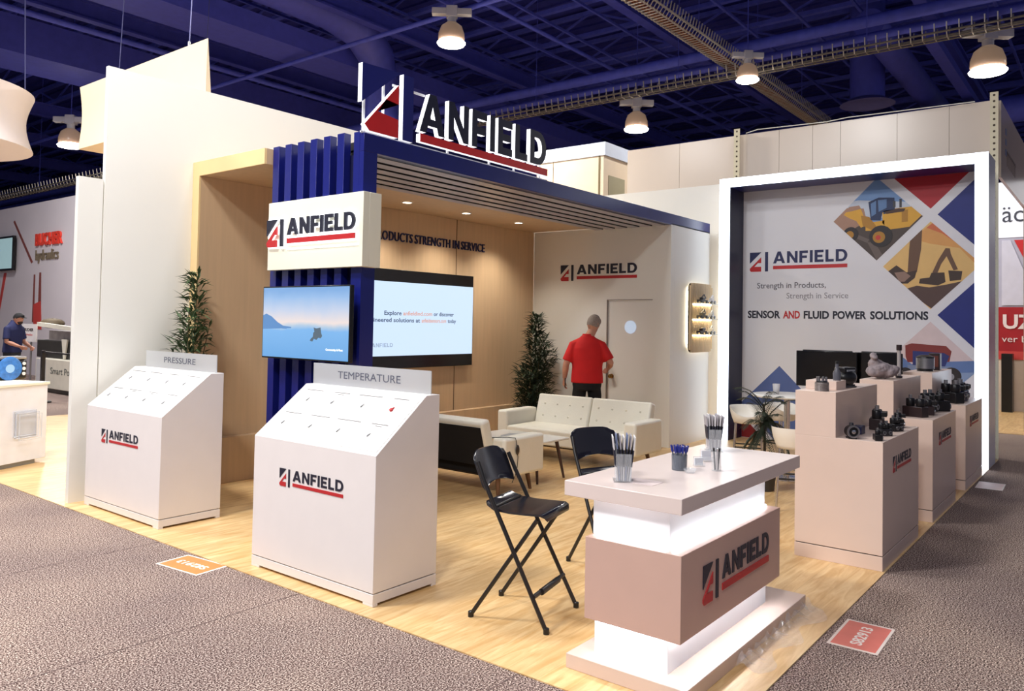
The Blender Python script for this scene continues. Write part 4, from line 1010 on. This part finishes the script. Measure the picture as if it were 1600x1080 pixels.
for i in range(n):
    xc = 7.44+.735*i/(n-1); e = min(xc-7.42, 8.19-xc); cut = .10-math.sqrt(max(0, .01-(max(0, .10-e))**2)) if e < .10 else 0
    wpart(MB().box(xc-.0105, xc+.0105, 3.618, 3.645, 1.335+cut, 2.355-cut), 'slat', slm, t)
gs = M('glass_shelf', (236, 246, 250), .1, alpha=.5)
shs = []
for z in (2.06, 1.835, 1.605):
    wpart(MB().box(7.47, 8.20, 3.47, 3.62, z-.012, z), 'glass_shelf', gs, t); shs.append(z)
    wpart(MB().box(7.50, 8.12, 3.606, 3.618, z-.028, z-.013), 'light_strip', M('warm_shelf_led', (255, 246, 220), .4, emit=22, ecol=(255, 240, 205), var=0), t)
mdl = ['model loader on the top glass shelf', 'pale model block on the top glass shelf', 'dark model track machine on the middle glass shelf', 'model arm at the right of the middle shelf', 'dark model trailer on the lowest glass shelf', 'pale model figure on the lowest glass shelf']
mc = [gm, M('pale_model', (222, 220, 222), .4), M('olive_model', (110, 100, 78), .5), M('grey_model', (176, 178, 182), .4), dkb, M('cream_model', (232, 222, 204), .5)]
for i in range(6):
    z = shs[i//2]; x = (7.66, 7.98)[i % 2]
    t = thing('scale_model', 'small '+mdl[i], 'model', (x, 3.545, z), 0, 'models on the glass shelves')
    L = .13 if i % 2 == 0 else .08
    MB().box(-L, L, -.03, .03, .028, .05).box(-L*.3, L*.4, -.028, .028, .05, .085).build('chassis', mc[i], t, bevel=.004)
    MB().bar((-L*.2,0,.08), (L*.5,0,.13 if i != 4 else .09), .015, .015).bar((L*.5,0,.13 if i != 4 else .09), (L*.95,0,.075), .012, .012).build('boom', mc[i], t)
    for sx in (-.7, .7):
        for sy in (-1, 1): MB().cyl((sx*L, sy*.022, .024), (sx*L, sy*.036, .024), .024, n=14).build('wheel', black, t)

# ------------------------------------------------------------------ raised illuminated sign on the header
t = thing('header_sign', 'raised navy and red letter sign with white edges standing on the header', 'sign', (2.55, 3.68, 3.306))
edge = M('white_letter_return', (250, 250, 252), .4, emit=.75, ecol=(246, 249, 255), var=0)
face_n, face_r, face_k = M('sign_face_navy', (14, 22, 112), .4), M('sign_face_red', (206, 34, 36), .35), M('sign_face_dark', (28, 30, 52), .35)
def raised(name, loops, z0, mt):
    """white-edged built-up letter, front face coloured; local x = +X, normal towards -Y"""
    m = facing_front(1.22, 3.735, z0)
    b = MB(); b.flat(loops, m, .05)
    o = wpart(b, name, edge, t)
    c = MB(); c.flat(loops, m @ Matrix.Translation((0,0,.0502)), .003); wpart(c, 'front_face', mt, o)
    return o
raised('emblem', [[(.0,.235),(.44,.585),(.0,.565)]], 3.32, face_n)
raised('emblem_accent', [[(.035,.05),(.09,.0),(.42,.0),(.42,.16),(.18,.185),(.27,.31),(.42,.295),(.42,.47)]], 3.325, face_r)
raised('emblem_bar', [[(.475,.0),(.60,.0),(.60,.585),(.475,.585)]], 3.32, face_n)
for l in word(.365, .685, .10, 1.965): raised('letter', l, 3.345, face_k)
raised('underline', [[(.695,.0),(2.68,.0),(2.68,.075),(.695,.075)]], 3.35, face_r)
ri = M('white_sign_rail', (236, 238, 242), .4)
wpart(MB().box(1.25, 3.95, 3.72, 3.735, 3.306, 3.32), 'base_rail', ri, t)
wpart(MB().box(1.62, 2.02, 3.737, 3.75, 3.79, 3.81), 'upper_rail', ri, t)
for x in (1.28, 1.50, 2.33, 2.95, 3.36, 3.82): wpart(MB().box(x, x+.022, 3.737, 3.75, 3.306, 3.79 if x < 1.6 else 3.70), 'support_post', ri, t)

# ------------------------------------------------------------------ ceiling of the hall
deck = M('ceiling_deck_navy', (40, 45, 140), .7, var=.12)
steelb = M('ceiling_steel_indigo', (78, 88, 200), .6, var=.1)
steeld = M('ceiling_steel_dark', (58, 64, 165), .6, var=.1)
duct = M('duct_indigo', (72, 78, 182), .5, var=.08)
b = MB(); b.box(-14, 62, -14, 72, 10.3, 10.4)
for i in range(170): b.box(-13+i*.44, -13+i*.44+.2, -13, 71, 10.24, 10.3)
struct(b.build('ceiling', deck))
struct(MB().box(61.6, 62, -14, 72, 0, 10.4).build('wall_hall_far', M('hall_wall_dark', (44, 44, 86), .8))); struct(MB().box(-14, 62, 71.6, 72, 0, 10.4).build('wall_hall_left', MATS['hall_wall_dark']))
def truss(x, z0=9.55, z1=10.15, y0=-2, y1=66):
    b = MB()
    for z in (z0, z1): b.box(x-.07, x+.07, y0, y1, z-.05, z+.05)
    n = int((y1-y0)/1.5)
    for i in range(n):
        ya = y0+i*1.5; b.bar((x, ya, z0 if i % 2 else z1), (x, ya+1.5, z1 if i % 2 else z0), .05, .05)
    o = b.build('ceiling_truss', steelb); return struct(o)
for i in range(22): truss(3.2+i*1.9)
for i in range(9):
    y = 2+i*5.2; b = MB(); b.box(0, 60, y-.09, y+.09, 8.95, 9.0); b.box(0, 60, y-.02, y+.02, 8.6, 8.95); b.box(0, 60, y-.12, y+.12, 8.55, 8.6)
    struct(b.build('ceiling_beam', steeld))
for i in range(20):
    y = 1.0+i*1.3 if i != 10 else 40; struct(MB().box(-2, 60, y-.03, y+.03, 9.3, 9.36).build('ceiling_bridging', steelb))
def pipe(pts, r, label, mt=steelb, n=14): return tag(MB().tube(pts, r, n).build('ceiling_pipe', mt), label, 'pipe')
pipe([(13.25, -6, 7.82), (13.25, 50, 7.82)], .12, 'upper of two parallel indigo ceiling pipes crossing above the header sign')
pipe([(13.95, -6, 7.755), (13.95, 50, 7.755)], .085, 'lower of two parallel indigo ceiling pipes crossing above the header sign')
pipe([(8.2, -4, 7.85), (8.2, 50, 7.85)], .05, 'thin indigo ceiling pipe nearest the booth')
pipe([(20.7, -6, 7.5), (20.7, 50, 7.5)], .35, 'thick round indigo duct pipe far beyond the back wall')
pipe([(6, 9.5, 8.6), (45, 9.5, 8.6)], .05, 'thin indigo pipe running away above the cable tray')
pipe([(2, 17.2, 8.2), (45, 17.2, 8.2)], .07, 'thin indigo pipe above the hanging banner')
tag(MB().box(-3, 45, 13.7, 14.9, 8.0, 8.45).build('air_duct', duct), 'long flat indigo air duct running above the tall white wall', 'duct')
tag(MB().box(-6, 45, 19.9, 21.6, 8.1, 9.0).build('air_duct', duct), 'wide boxed indigo air duct far left above the round banner', 'duct')
t = tag(MB().tube([(3.5, 13.2, 8.98), (7.0, 13.2, 8.98), (8.4, 13.22, 8.97), (9.3, 13.22, 8.75), (9.85, 13.22, 8.25), (10.05, 13.22, 7.6), (10.05, 13.22, 6.6)], [.48]*3+[.46,.44,.42,.42], 26).build('air_duct', duct), 'round indigo duct bending down behind the header sign', 'duct')
tag(MB().box(15.4, 45, 1.83, 2.08, 7.96, 8.16).build('ceiling_girder', duct), 'flat indigo girder right of the round air diffuser', 'girder')
tag(MB().tube([(14.8, 3.0, 8.35), (28, 3.05, 8.35)], .32, 22).build('air_duct', duct), 'round indigo duct slanting away beside the air diffuser', 'duct')
t = thing('air_diffuser', 'round indigo air diffuser hanging under its drop duct', 'vent', (18.2, 3.86, 7.5))
MB().cyl((0,0,.12), (0,0,2.9), .42, n=28).build('drop_duct', duct, t); MB().lathe([(.42,.14),(.62,.02),(.66,0),(.50,0),(.40,.06),(0,.06)], n=36).build('flared_ring', M('diffuser_rim', (96, 96, 158), .5), t)
t = thing('air_diffuser', 'round indigo air diffuser low at far left below the round banner', 'vent', (6.05, 35, 7.4))
MB().cyl((0,0,.12), (0,0,2.8), .5, n=24).build('drop_duct', duct, t); MB().lathe([(.5,.14),(.95,.02),(1.0,0),(.7,0),(.5,.08),(0,.08)], n=36).build('flared_ring', MATS['diffuser_rim'], t)
# cable trays: side rails, rungs and the cables lying in them
def tray(p0, p1, w, label, rail, rung, cable, step):
    t = thing('cable_tray', label, 'cable tray', p0); d = Vector(p1)-Vector(p0); L = d.length; u = d.normalized(); s = u.cross(Vector((0,0,1)))
    b = MB()
    for q in (-1, 1): b.tube([s*q*w/2, d+s*q*w/2], .022, 8)
    for q in (-.6, .6): b.tube([s*q*w/2-Vector((0,0,.10)), d+s*q*w/2-Vector((0,0,.10))], .016, 8)
    b.build('side_rail', rail, t)
    n = int(L/step)
    b = MB()
    for i in range(n):
        c = u*(i*step)
        b.tube([c+s*w*.62+Vector((0,0,.16)), c+s*w*.52, c+s*w*.36-Vector((0,0,.10)), c-s*w*.36-Vector((0,0,.10)), c-s*w*.52, c-s*w*.62+Vector((0,0,.16))], .013, 5)
    o = b.build('rung', rung, t); o['kind'] = 'stuff'
    b = MB(); rnd = random.Random(1)
    for i in range(5):
        q = rnd.uniform(-.3, .3); b.tube([s*q*w-Vector((0,0,.06)), d*.5+s*(q+.05)*w-Vector((0,0,.06)), d+s*q*w-Vector((0,0,.06))], .02, 6)
    b.build('cable_bundle', cable, t)
    z = 10.25-p0[2]
    for f in (.1, .35, .6, .85): MB().cyl(d*f, d*f+Vector((0,0,z)), .008, n=6).build('hanger_rod', steelb, t)
wire, orange, galv = M('galvanised_wire', (196, 188, 176), .35, .6), M('orange_cable', (150, 92, 62), .6), M('grey_cable', (118, 112, 104), .6)
tray((7.0, 5.42, 7.5), (19.8, 5.42, 7.5), .42, 'cable tray carrying orange cables running away above the header', wire, wire, orange, .12)
tray((12.98, -3, 7.2), (12.98, 13.0, 7.2), .26, 'pale wire cable tray crossing in front of the far wall', galv, wire, galv, .2)
tray((8.3, 20, 6.2), (8.3, 46, 6.2), .3, 'wire cable tray far left between the two hanging banners', galv, wire, galv, .25)

# high-bay lamps in the picture
domem = M('prismatic_lamp_dome', (170, 140, 124), .25, emit=.12, ecol=(255, 214, 170), var=.02)
lensm = M('lamp_lens', (255, 250, 240), .4, emit=14, ecol=(255, 246, 228), var=0)
lampw = M('lamp_bracket_white', (206, 206, 212), .4)
def highbay(x, y, z, s, label, power):
    t = thing('high_bay_lamp', label, 'lamp', (x, y, z), R(-50), 'high bay lamps under the ceiling')
    MB().lathe([(0,0),(.24*s,0),(.26*s,.03*s),(.22*s,.07*s),(0,.07*s)], n=32).build('lens', lensm, t)
    MB().lathe([(.225*s,.07*s),(.24*s,.10*s),(.235*s,.20*s),(.19*s,.33*s),(.10*s,.40*s),(0,.40*s)], n=32).build('dome', domem, t)
    MB().cyl((0,0,.40*s), (0,0,.54*s), .08*s, n=20).box(-.36*s,.36*s,-.07*s,.07*s,.54*s,.66*s).box(-.10*s,.10*s,-.09*s,.09*s,.5*s,.7*s).build('ballast_bracket', lampw, t, bevel=.01)
    MB().cyl((0,0,.68*s), (0,0,10.25-z), .012, n=8).build('hanger', steelb, t)
    l = bpy.data.lights.new('high_bay_light', 'AREA'); l.shape = 'DISK'; l.size = .48*s; l.energy = power; l.color = (1, .96, .9)
    o = bpy.data.objects.new('high_bay_light', l); COL.objects.link(o); o.parent = t; o.location = (0,0,-.02)
highbay(7.75, 8.75, 7.0, 1.05, 'glowing high bay lamp above the raised letter sign', 450)
highbay(13.77, 8.10, 6.5, 1.15, 'glowing high bay lamp hanging in front of the beige tower', 160)
highbay(13.75, .66, 6.55, 1.25, 'glowing high bay lamp at the far right above the perforated post', 120)
highbay(12.46, 4.78, 6.8, .9, 'glowing high bay lamp hanging just under the orange cable tray', 260)
highbay(6.52, 22.3, 6.5, 1.3, 'glowing high bay lamp behind the pale banner at far left', 500)

# hanging fabric banners
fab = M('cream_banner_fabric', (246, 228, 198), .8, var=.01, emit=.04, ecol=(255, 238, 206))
t = thing('hanging_banner', 'blank cream triangular fabric banner hanging behind the tall white wall', 'banner', (2.0, 9.2, 4.19))
A, B_, C_ = Vector((2.0, 10.93, 0)), Vector((2.0, 7.43, 0)), Vector((4.15, 10.93, 0))
b = MB(); n = 12; rings = []
for k in range(9):
    q = k/8; z = 4.19+.93*q; inn = .05*math.sin(PI*q); ring = []
    cen = (A+B_+C_)/3
    for P0, P1 in ((A, B_), (B_, C_), (C_, A)):
        for i in range(n):
            p = P0.lerp(P1, i/n); v = (cen-p); v.z = 0; p = p+v.normalized()*inn; ring.append(Vector((p.x, p.y, z)))
    rings.append(ring)
b.loftrings(rings); wpart(b, 'fabric', fab, t, sharp=30)
wm = M('steel_wire', (90, 90, 130), .4, .5)
for x, y in ((2.02, 7.9), (2.02, 9.75), (3.9, 10.8)):
    wpart(MB().cyl((x, y, 5.12), (x+.3, y+.25, 10.24), .006, n=6), 'hanging_wire', wm, t); wpart(MB().cyl((x, y, 5.1), (x, y, 5.18), .016, n=10), 'hook', steel, t)
t = thing('hanging_banner', 'round pale fabric banner ring hanging at the far left edge', 'banner', (.29, 11.73, 4.07))
b = MB(); rings = []
for k in range(9):
    q = k/8; r = 1.32-.10*math.sin(PI*q); rings.append([Vector((r*math.cos(2*PI*i/48), r*math.sin(2*PI*i/48), (.80)*q)) for i in range(48)])
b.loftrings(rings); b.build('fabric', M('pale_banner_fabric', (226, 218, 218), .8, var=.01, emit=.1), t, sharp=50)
for a in (0, 2.1, 4.2): MB().cyl((1.27*math.cos(a), 1.27*math.sin(a), .8), (1.1*math.cos(a), 1.1*math.sin(a), 6.17), .008, n=6).build('hanging_wire', wm, t)

# ------------------------------------------------------------------ neighbours on the left
t = thing('neighbour_wall', 'tall pale grey exhibition wall with red BUCHER lettering at far left', 'wall panel', (6.1, 23.5, 0))
t['label'] = 'tall pale exhibition wall with red and grey lettering at far left'
wpart(MB().box(6.0, 6.2, 18.0, 31, .001, 4.90), 'wall_board', M('pale_grey_board', (222, 214, 218), .6, var=.04, vscale=.6), t)
m = facing_left(5.995, 0, 0)
b = MB(); put_text(b, 'BUCHER', m @ Matrix.Translation((-22.98, 3.67, 0)), .46, .05, bold=.03, width=1.72); wpart(b, 'lettering_red', M('bright_red_letters', (230, 66, 48), .5), t)
b = MB(); put_text(b, 'hydraulics', m @ Matrix.Translation((-22.98, 3.25, 0)), .42, .03, width=1.5); wpart(b, 'lettering_grey', M('grey_letters', (118, 104, 84), .5), t)
b = MB(); b.flat([[(-24.72,4.46),(-24.62,4.50),(-23.20,3.22),(-23.30,3.17)]], m, .004); b.flat([[(-23.10,2.85),(-23.0,2.85),(-22.98,1.5),(-23.12,1.5)]], m, .004); b.flat([[(-22.72,2.9),(-22.60,2.9),(-22.50,1.5),(-22.75,1.5)]], m, .004)
wpart(b, 'boom_print', M('boom_print_brown', (136, 70, 62), .5), t)
b = MB(); b.flat([[(-23.05,2.0),(-22.55,2.1),(-22.45,1.3),(-23.0,1.3)]], m, .006); b.flat([[(-25.3,2.95),(-25.1,2.95),(-25.6,1.6),(-25.75,1.6)]], m, .006); wpart(b, 'boom_print_red', M('boom_print_red', (206, 70, 62), .5), t)
t = thing('television', 'wall screen with pale green display on the far left exhibition wall', 'television', (5.9, 25.5, 3.0))
wpart(MB().box(5.85, 5.93, 24.28, 26.1, 3.0, 4.02), 'housing', screenblk, t); wpart(MB().box(5.93, 5.99, 24.9, 25.5, 3.3, 3.7), 'wall_mount', blackm, t); wpart(MB().box(5.845, 5.849, 24.34, 26.04, 3.06, 3.96), 'screen', M('pale_green_display', (150, 180, 184), .3, emit=.55), t)
# white cabinet and machine
t = thing('machine_cabinet', 'long white machine cabinet with dark base behind the man in navy', 'cabinet', (4.5, 16.5, 0))
cabw = M('offwhite_cabinet', (222, 216, 200), .5)
wpart(MB().box(4.2, 5.0, 14.4, 18.0, .10, .74), 'body', cabw, t, bevel=.01); wpart(MB().box(4.28, 4.95, 14.4, 17.95, .001, .1), 'base', black, t)
b = MB(); put_text(b, 'Smart Po', facing_left(4.199, 17.2, .43), .2, .004, width=.95); wpart(b, 'lettering', M('cabinet_ink', (92, 96, 92), .5), t)
wpart(MB().box(4.195, 4.2, 17.45, 17.95, .12, .72), 'vent_panel', M('vent_grey', (196, 196, 200), .4), t)
t = thing('display_machine', 'dark hydraulic machine with white brackets on the white cabinet', 'machine', (4.6, 16.3, .74))
wpart(MB().box(4.4, 4.95, 15.2, 18.5, .741, 1.14), 'dark_body', M('machine_black', (34, 32, 30), .6, var=.2), t, bevel=.02)
wpart(MB().bar((4.35, 18.3, 1.50), (4.35, 14.4, 1.32), .08, .09), 'white_arm', cabw, t)
wpart(MB().box(4.42, 4.9, 15.0, 17.9, 1.14, 1.36), 'grey_tank', M('machine_grey', (150, 146, 146), .5, var=.2), t)
for y in (16.95, 16.35): wpart(MB().prism([(4.36, y-.14, 1.18), (4.36, y+.14, 1.18), (4.36, y+.04, .75), (4.36, y-.04, .75)], (.03, 0, 0)), 'bracket', cabw, t)
for i in range(5): wpart(MB().tube([(4.34, 15.9-.12*i, .8), (4.30, 15.8-.12*i, 1.0), (4.33, 15.85-.1*i, 1.15)], .025, 8), 'hose', black, t)
wpart(MB().ell((4.6, 18.2, 1.52), (.25, .3, .12), 14, 8), 'brown_casting', M('brown_casting', (92, 78, 56), .7, var=.2), t)
t = thing('poster_stand', 'small white lettered poster board beside the man in navy', 'poster', (4.2, 18.2, .001))
wpart(MB().box(4.10, 4.13, 17.78, 18.55, 1.10, 1.50), 'poster_board', M('poster_white', (226, 220, 218), .5), t); wpart(MB().cyl((4.15, 18.15, .01), (4.15, 18.15, 1.15), .02, n=10), 'post', steel, t); wpart(MB().cyl((4.15, 18.15, .001), (4.15, 18.15, .02), .16, n=20), 'foot', steel, t)
b = MB(); put_text(b, 'BUCHER', facing_left(4.099, 18.42, 1.34), .09, .002, bold=.03, width=.5); wpart(b, 'poster_lettering', M('poster_ink', (60, 50, 50), .5), t)
b = MB(); put_text(b, 'hydraulics', facing_left(4.099, 18.42, 1.24), .07, .002, width=.45); wpart(b, 'poster_lettering', redp, t)
# white counter with round blue device
t = thing('info_counter', 'white counter with wire leaflet rack at the far left edge', 'counter', (.79, 8.60, .006), R(24))
MB().box(-1.3, 0, 0, .65, .05, .90).build('body', M('cool_white_laminate', (232, 236, 246), .35), t, bevel=.004); MB().box(-1.3, .02, -.015, .66, .90, .93).build('countertop', cream, t, bevel=.003); MB().box(-1.25, -.12, .03, .6, 0, .05).build('toe_kick', M('grey_toe', (140, 140, 140), .5), t)
b = MB()
for q in (0, .02, .04): b.tube([(-.46+q,-.012-q,.62-q), (-.16+q,-.012-q,.62-q), (-.16+q,-.012-q,.34-q), (-.46+q,-.012-q,.34-q), (-.46+q,-.012-q,.62-q)], .004, 6)
b.box(-.43,-.15,-.011,-.003,.32,.60).build('leaflet_rack', M('rack_clear', (214, 222, 236), .2, alpha=.75), t)
t = thing('display_device', 'black boxed device with round blue dial on the far left counter', 'device', (.47, 9.02, .9395), R(8))
MB().box(-.14, .27, 0, .22, 0, .24).build('case', black, t, bevel=.03); MB().box(-.13, .26, -.004, .21, .24, .275).build('grey_top', steel, t, bevel=.01)
fx2 = Matrix.Rotation(PI/2, 3, 'X')
MB().lathe([(0,0),(.135,0),(.14,.01),(.125,.02),(0,.016)], (.06,-.004,.135), 36, fx2).build('blue_dial', M('blue_dial', (54, 112, 180), .25, var=.3, vscale=20, emit=.12), t)
MB().lathe([(0,0),(.05,0),(.05,.005),(0,.005)], (.06,-.02,.135), 24, fx2).build('dial_centre', M('pale_dial', (150, 190, 226), .3), t)
for z in (.07, .13, .19): MB().lathe([(0,0),(.02,0),(.02,.008),(0,.01)], (.225,-.003,z), 16, fx2).build('button', ringm, t)
t = thing('barrier_post', 'dark slim post with rail in front of the white machine cabinet', 'barrier', (3.3, 15.3, .006))
wpart(MB().box(3.28, 3.34, 15.26, 15.34, .006, 1.02), 'post', blackm, t); wpart(MB().box(3.29, 3.33, 13.2, 15.3, .97, 1.0), 'rail', blackm, t); wpart(MB().cyl((3.31, 15.3, .006), (3.31, 15.3, .03), .17, n=20), 'foot', blackm, t)

# ------------------------------------------------------------------ neighbours behind and on the right
bw = M('neighbour_panel_beige', (214, 200, 186), .22, var=.03, vscale=.5)
t = thing('neighbour_wall', 'tall beige panelled back wall rising behind the glowing frame', 'wall panel', (9.45, 3, .001))
ys = [.10, .62, 1.30, 2.10, 2.52, 3.05, 3.75, 4.80, 5.84]
for a_, b_ in zip(ys, ys[1:]): wpart(MB().box(9.42, 9.47, a_+.0025, b_-.0025, .001, 4.92), 'panel', bw, t)
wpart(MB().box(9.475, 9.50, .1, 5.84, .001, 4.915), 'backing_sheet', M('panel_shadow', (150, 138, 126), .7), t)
wpart(MB().tube([(9.40, .30, 4.93), (9.40, 2.0, 4.96), (9.41, 2.3, 4.94), (9.40, 3.4, 4.97), (9.42, 3.6, 4.94)], .007, 6), 'cable', cream, t)
def perf_post(y, label):
    t = thing('perforated_post', label, 'post', (9.33, y, .006)); h = 4.99
    MB().box(-.055, -.048, -.05, .05, 0, h).box(-.048, .04, .043, .05, 0, h).build('channel', M('cream_steel', (206, 196, 168), .4, .2), t)
    b = MB()
    for i in range(60): b.cyl((-.0552, 0, .05+i*.083), (-.056, 0, .05+i*.083), .016, n=10)
    b.build('holes', M('hole_dark', (74, 62, 48), .8), t)
perf_post(.055, 'tall cream perforated steel post right of the glowing frame')
perf_post(3.70, 'cream perforated steel post rising behind the left frame corner')
t = thing('neighbour_tower', 'beige cabinet tower with pale top trim behind the header sign', 'tower', (9.9, 7.0, .001))
wpart(MB().box(9.42, 10.35, 6.35, 7.9, .001, 4.9), 'body', M('tower_beige', (226, 206, 180), .4, var=.02), t); wpart(MB().box(9.40, 10.4, 6.31, 7.95, 4.9, 5.15), 'top_trim', M('pale_blue_trim', (206, 216, 234), .4), t)
wpart(MB().box(9.415, 9.42, 6.42, 6.46, .001, 4.9).box(9.415, 9.42, 7.5, 7.51, .001, 4.9), 'edge_channel', M('bronze_channel', (120, 104, 72), .4, .4), t); wpart(MB().box(9.6, 10.2, 6.342, 6.349, 2.5, 4.55), 'side_recess', M('khaki_recess', (150, 142, 112), .6), t)
t = thing('header_board', 'slanting beige header board with faint lettering at the right edge', 'sign', (11.5, .02, 3.85))
wpart(MB().box(9.52, 13.2, 0.0, .04, 3.86, 4.93), 'board', bw, t); wpart(MB().box(13.0, 13.1, 0.0, .04, .006, 3.86), 'support_post', M('cream_steel', (206, 196, 168), .4, .2), t)
b = MB(); m = facing_front(0, -.001, 0)
for i, z in enumerate((4.55, 4.40, 4.25)): b.flat([[(10.0,z),(10.12,z),(10.12,z+.09),(10.0,z+.09)]], m, .004)
wpart(b, 'emblem_squares', M('emblem_blue', (70, 96, 150), .5), t)
b = MB()
for i in range(7): b.flat([[(10.2+i*.17,4.12),(10.23+i*.17,4.12),(10.23+i*.17,4.34),(10.2+i*.17,4.34)]], m, .004); b.flat([[(10.2+i*.17,4.30),(10.33+i*.17,4.30),(10.33+i*.17,4.34),(10.2+i*.17,4.34)]], m, .004)
wpart(b, 'lettering', M('faint_ink', (122, 104, 98), .6), t)
t = thing('neighbour_wall', 'far right booth wall with white sign and red panel', 'wall panel', (17.1, -.6, .006))
wpart(MB().box(17, 17.2, -4, .95, .006, 1.12), 'beige_counter_front', M('beige_front', (222, 204, 188), .5), t); wpart(MB().box(16.98, 17.2, -4, .95, 1.12, 1.30), 'red_band', M('light_red_band', (206, 70, 66), .5), t)
wpart(MB().box(16.99, 17.2, -4, .95, 1.30, 2.26), 'red_panel', M('deep_red_panel', (166, 26, 36), .5), t); wpart(MB().box(17, 17.2, -4, .95, 2.26, 3.78), 'grey_panel', M('grey_violet_panel', (186, 186, 206), .5), t); wpart(MB().box(16.98, 17.2, -4, .95, 3.78, 5.0), 'white_sign', M('white_sign_board', (236, 240, 250), .5, emit=.25), t)
m = facing_left(16.975, 0, 0)
b = MB(); put_text(b, '\u00e4ch', m @ Matrix.Translation((-.77, 4.12, 0)), .52, .006, width=.62); wpart(b, 'sign_lettering', M('slate_letters', (60, 64, 78), .5), t)
b = MB(); put_text(b, 'UZU', m @ Matrix.Translation((-.76, 1.80, 0)), .42, .006, bold=.03, width=.86); put_text(b, 'ver behind', m @ Matrix.Translation((-.78, 1.50, 0)), .2, .006, width=.95); wpart(b, 'red_panel_lettering', M('white_letters', (240, 226, 226), .5), t)
b = MB(); b.flat([[(-.55,3.72),(.2,3.72),(.2,2.9),(-.28,3.1)]], m, .006); wpart(b, 'red_shape', M('bright_red_shape', (206, 30, 36), .5), t)
b = MB(); b.flat([[(-.78,3.72),(-.62,3.72),(-.1,2.3),(-.78,2.3)]], m, .004); wpart(b, 'pale_shape', M('pale_violet_shape', (214, 214, 232), .5), t)
tag(MB().box(16.6, 16.9, .55, .75, .006, 1.25).build('loudspeaker', black), 'small black speaker box before the far right counter', 'speaker')

# ------------------------------------------------------------------ stickers on the carpet
def sticker(cx, cy, rz, rgb, name, label, u, v, txt=True):
    t = thing('floor_sticker', label, 'sticker', (cx, cy, .0008), rz)
    MB().box(-.13, .13, -.225, .225, 0, .0012).build('white_border', M('sticker_border', (240, 226, 216), .5), t)
    MB().box(-.115, .115, -.205, .205, .0012, .0018).build('colour_field', M(name, rgb, .5, var=.06), t)
    if txt:
        b = MB(); put_text(b, 'S82913', frame((0,0,.0018), u, v), .085, .001, bold=.02, align='CENTER', width=.30); b.xf(Matrix.Translation(Vector(v)*-.03)); b.build('sticker_number', M('sticker_white', (246, 236, 228), .5), t)
sticker(-.135, 3.765, R(6), (226, 138, 76), 'sticker_orange', 'orange numbered sticker on the carpet between the two podiums', (0,1,0), (-1,0,0))
sticker(1.62, -.172, R(91), (222, 118, 104), 'sticker_coral', 'coral numbered sticker on the carpet by the counter', (0,-1,0), (1,0,0))
sticker(7.11, -.155, R(92), (240, 214, 206), 'sticker_pale', 'pale pink sticker on the carpet near the glowing frame', (0,-1,0), (1,0,0), False)

# repeats share a group
for key, grp in (('folding_bar_stool', 'black folding bar stools'), ('bar_stool', 'white bar stools around the bar table'), ('display_podium', 'sloped information podiums'), ('sofa', 'white lounge sofas'),
                 ('brochure_holder', 'leaflet holders on the counter'), ('card_holder', 'card holders on the counter'), ('potted_bamboo', 'potted bamboo plants'), ('monitor', 'black monitors on floor stands'), ('floor_sticker', 'stickers on the carpet'),
                 ('perforated_post', 'perforated steel posts'), ('cable_tray', 'cable trays under the ceiling'), ('hanging_banner', 'hanging fabric banners'), ('air_duct', 'air ducts under the ceiling'), ('ceiling_pipe', 'pipes under the ceiling'), ('air_diffuser', 'round air diffusers')):
    for o in list(bpy.data.objects):
        if o.parent is None and 'label' in o and o.name.split('.')[0] == key: o['group'] = grp
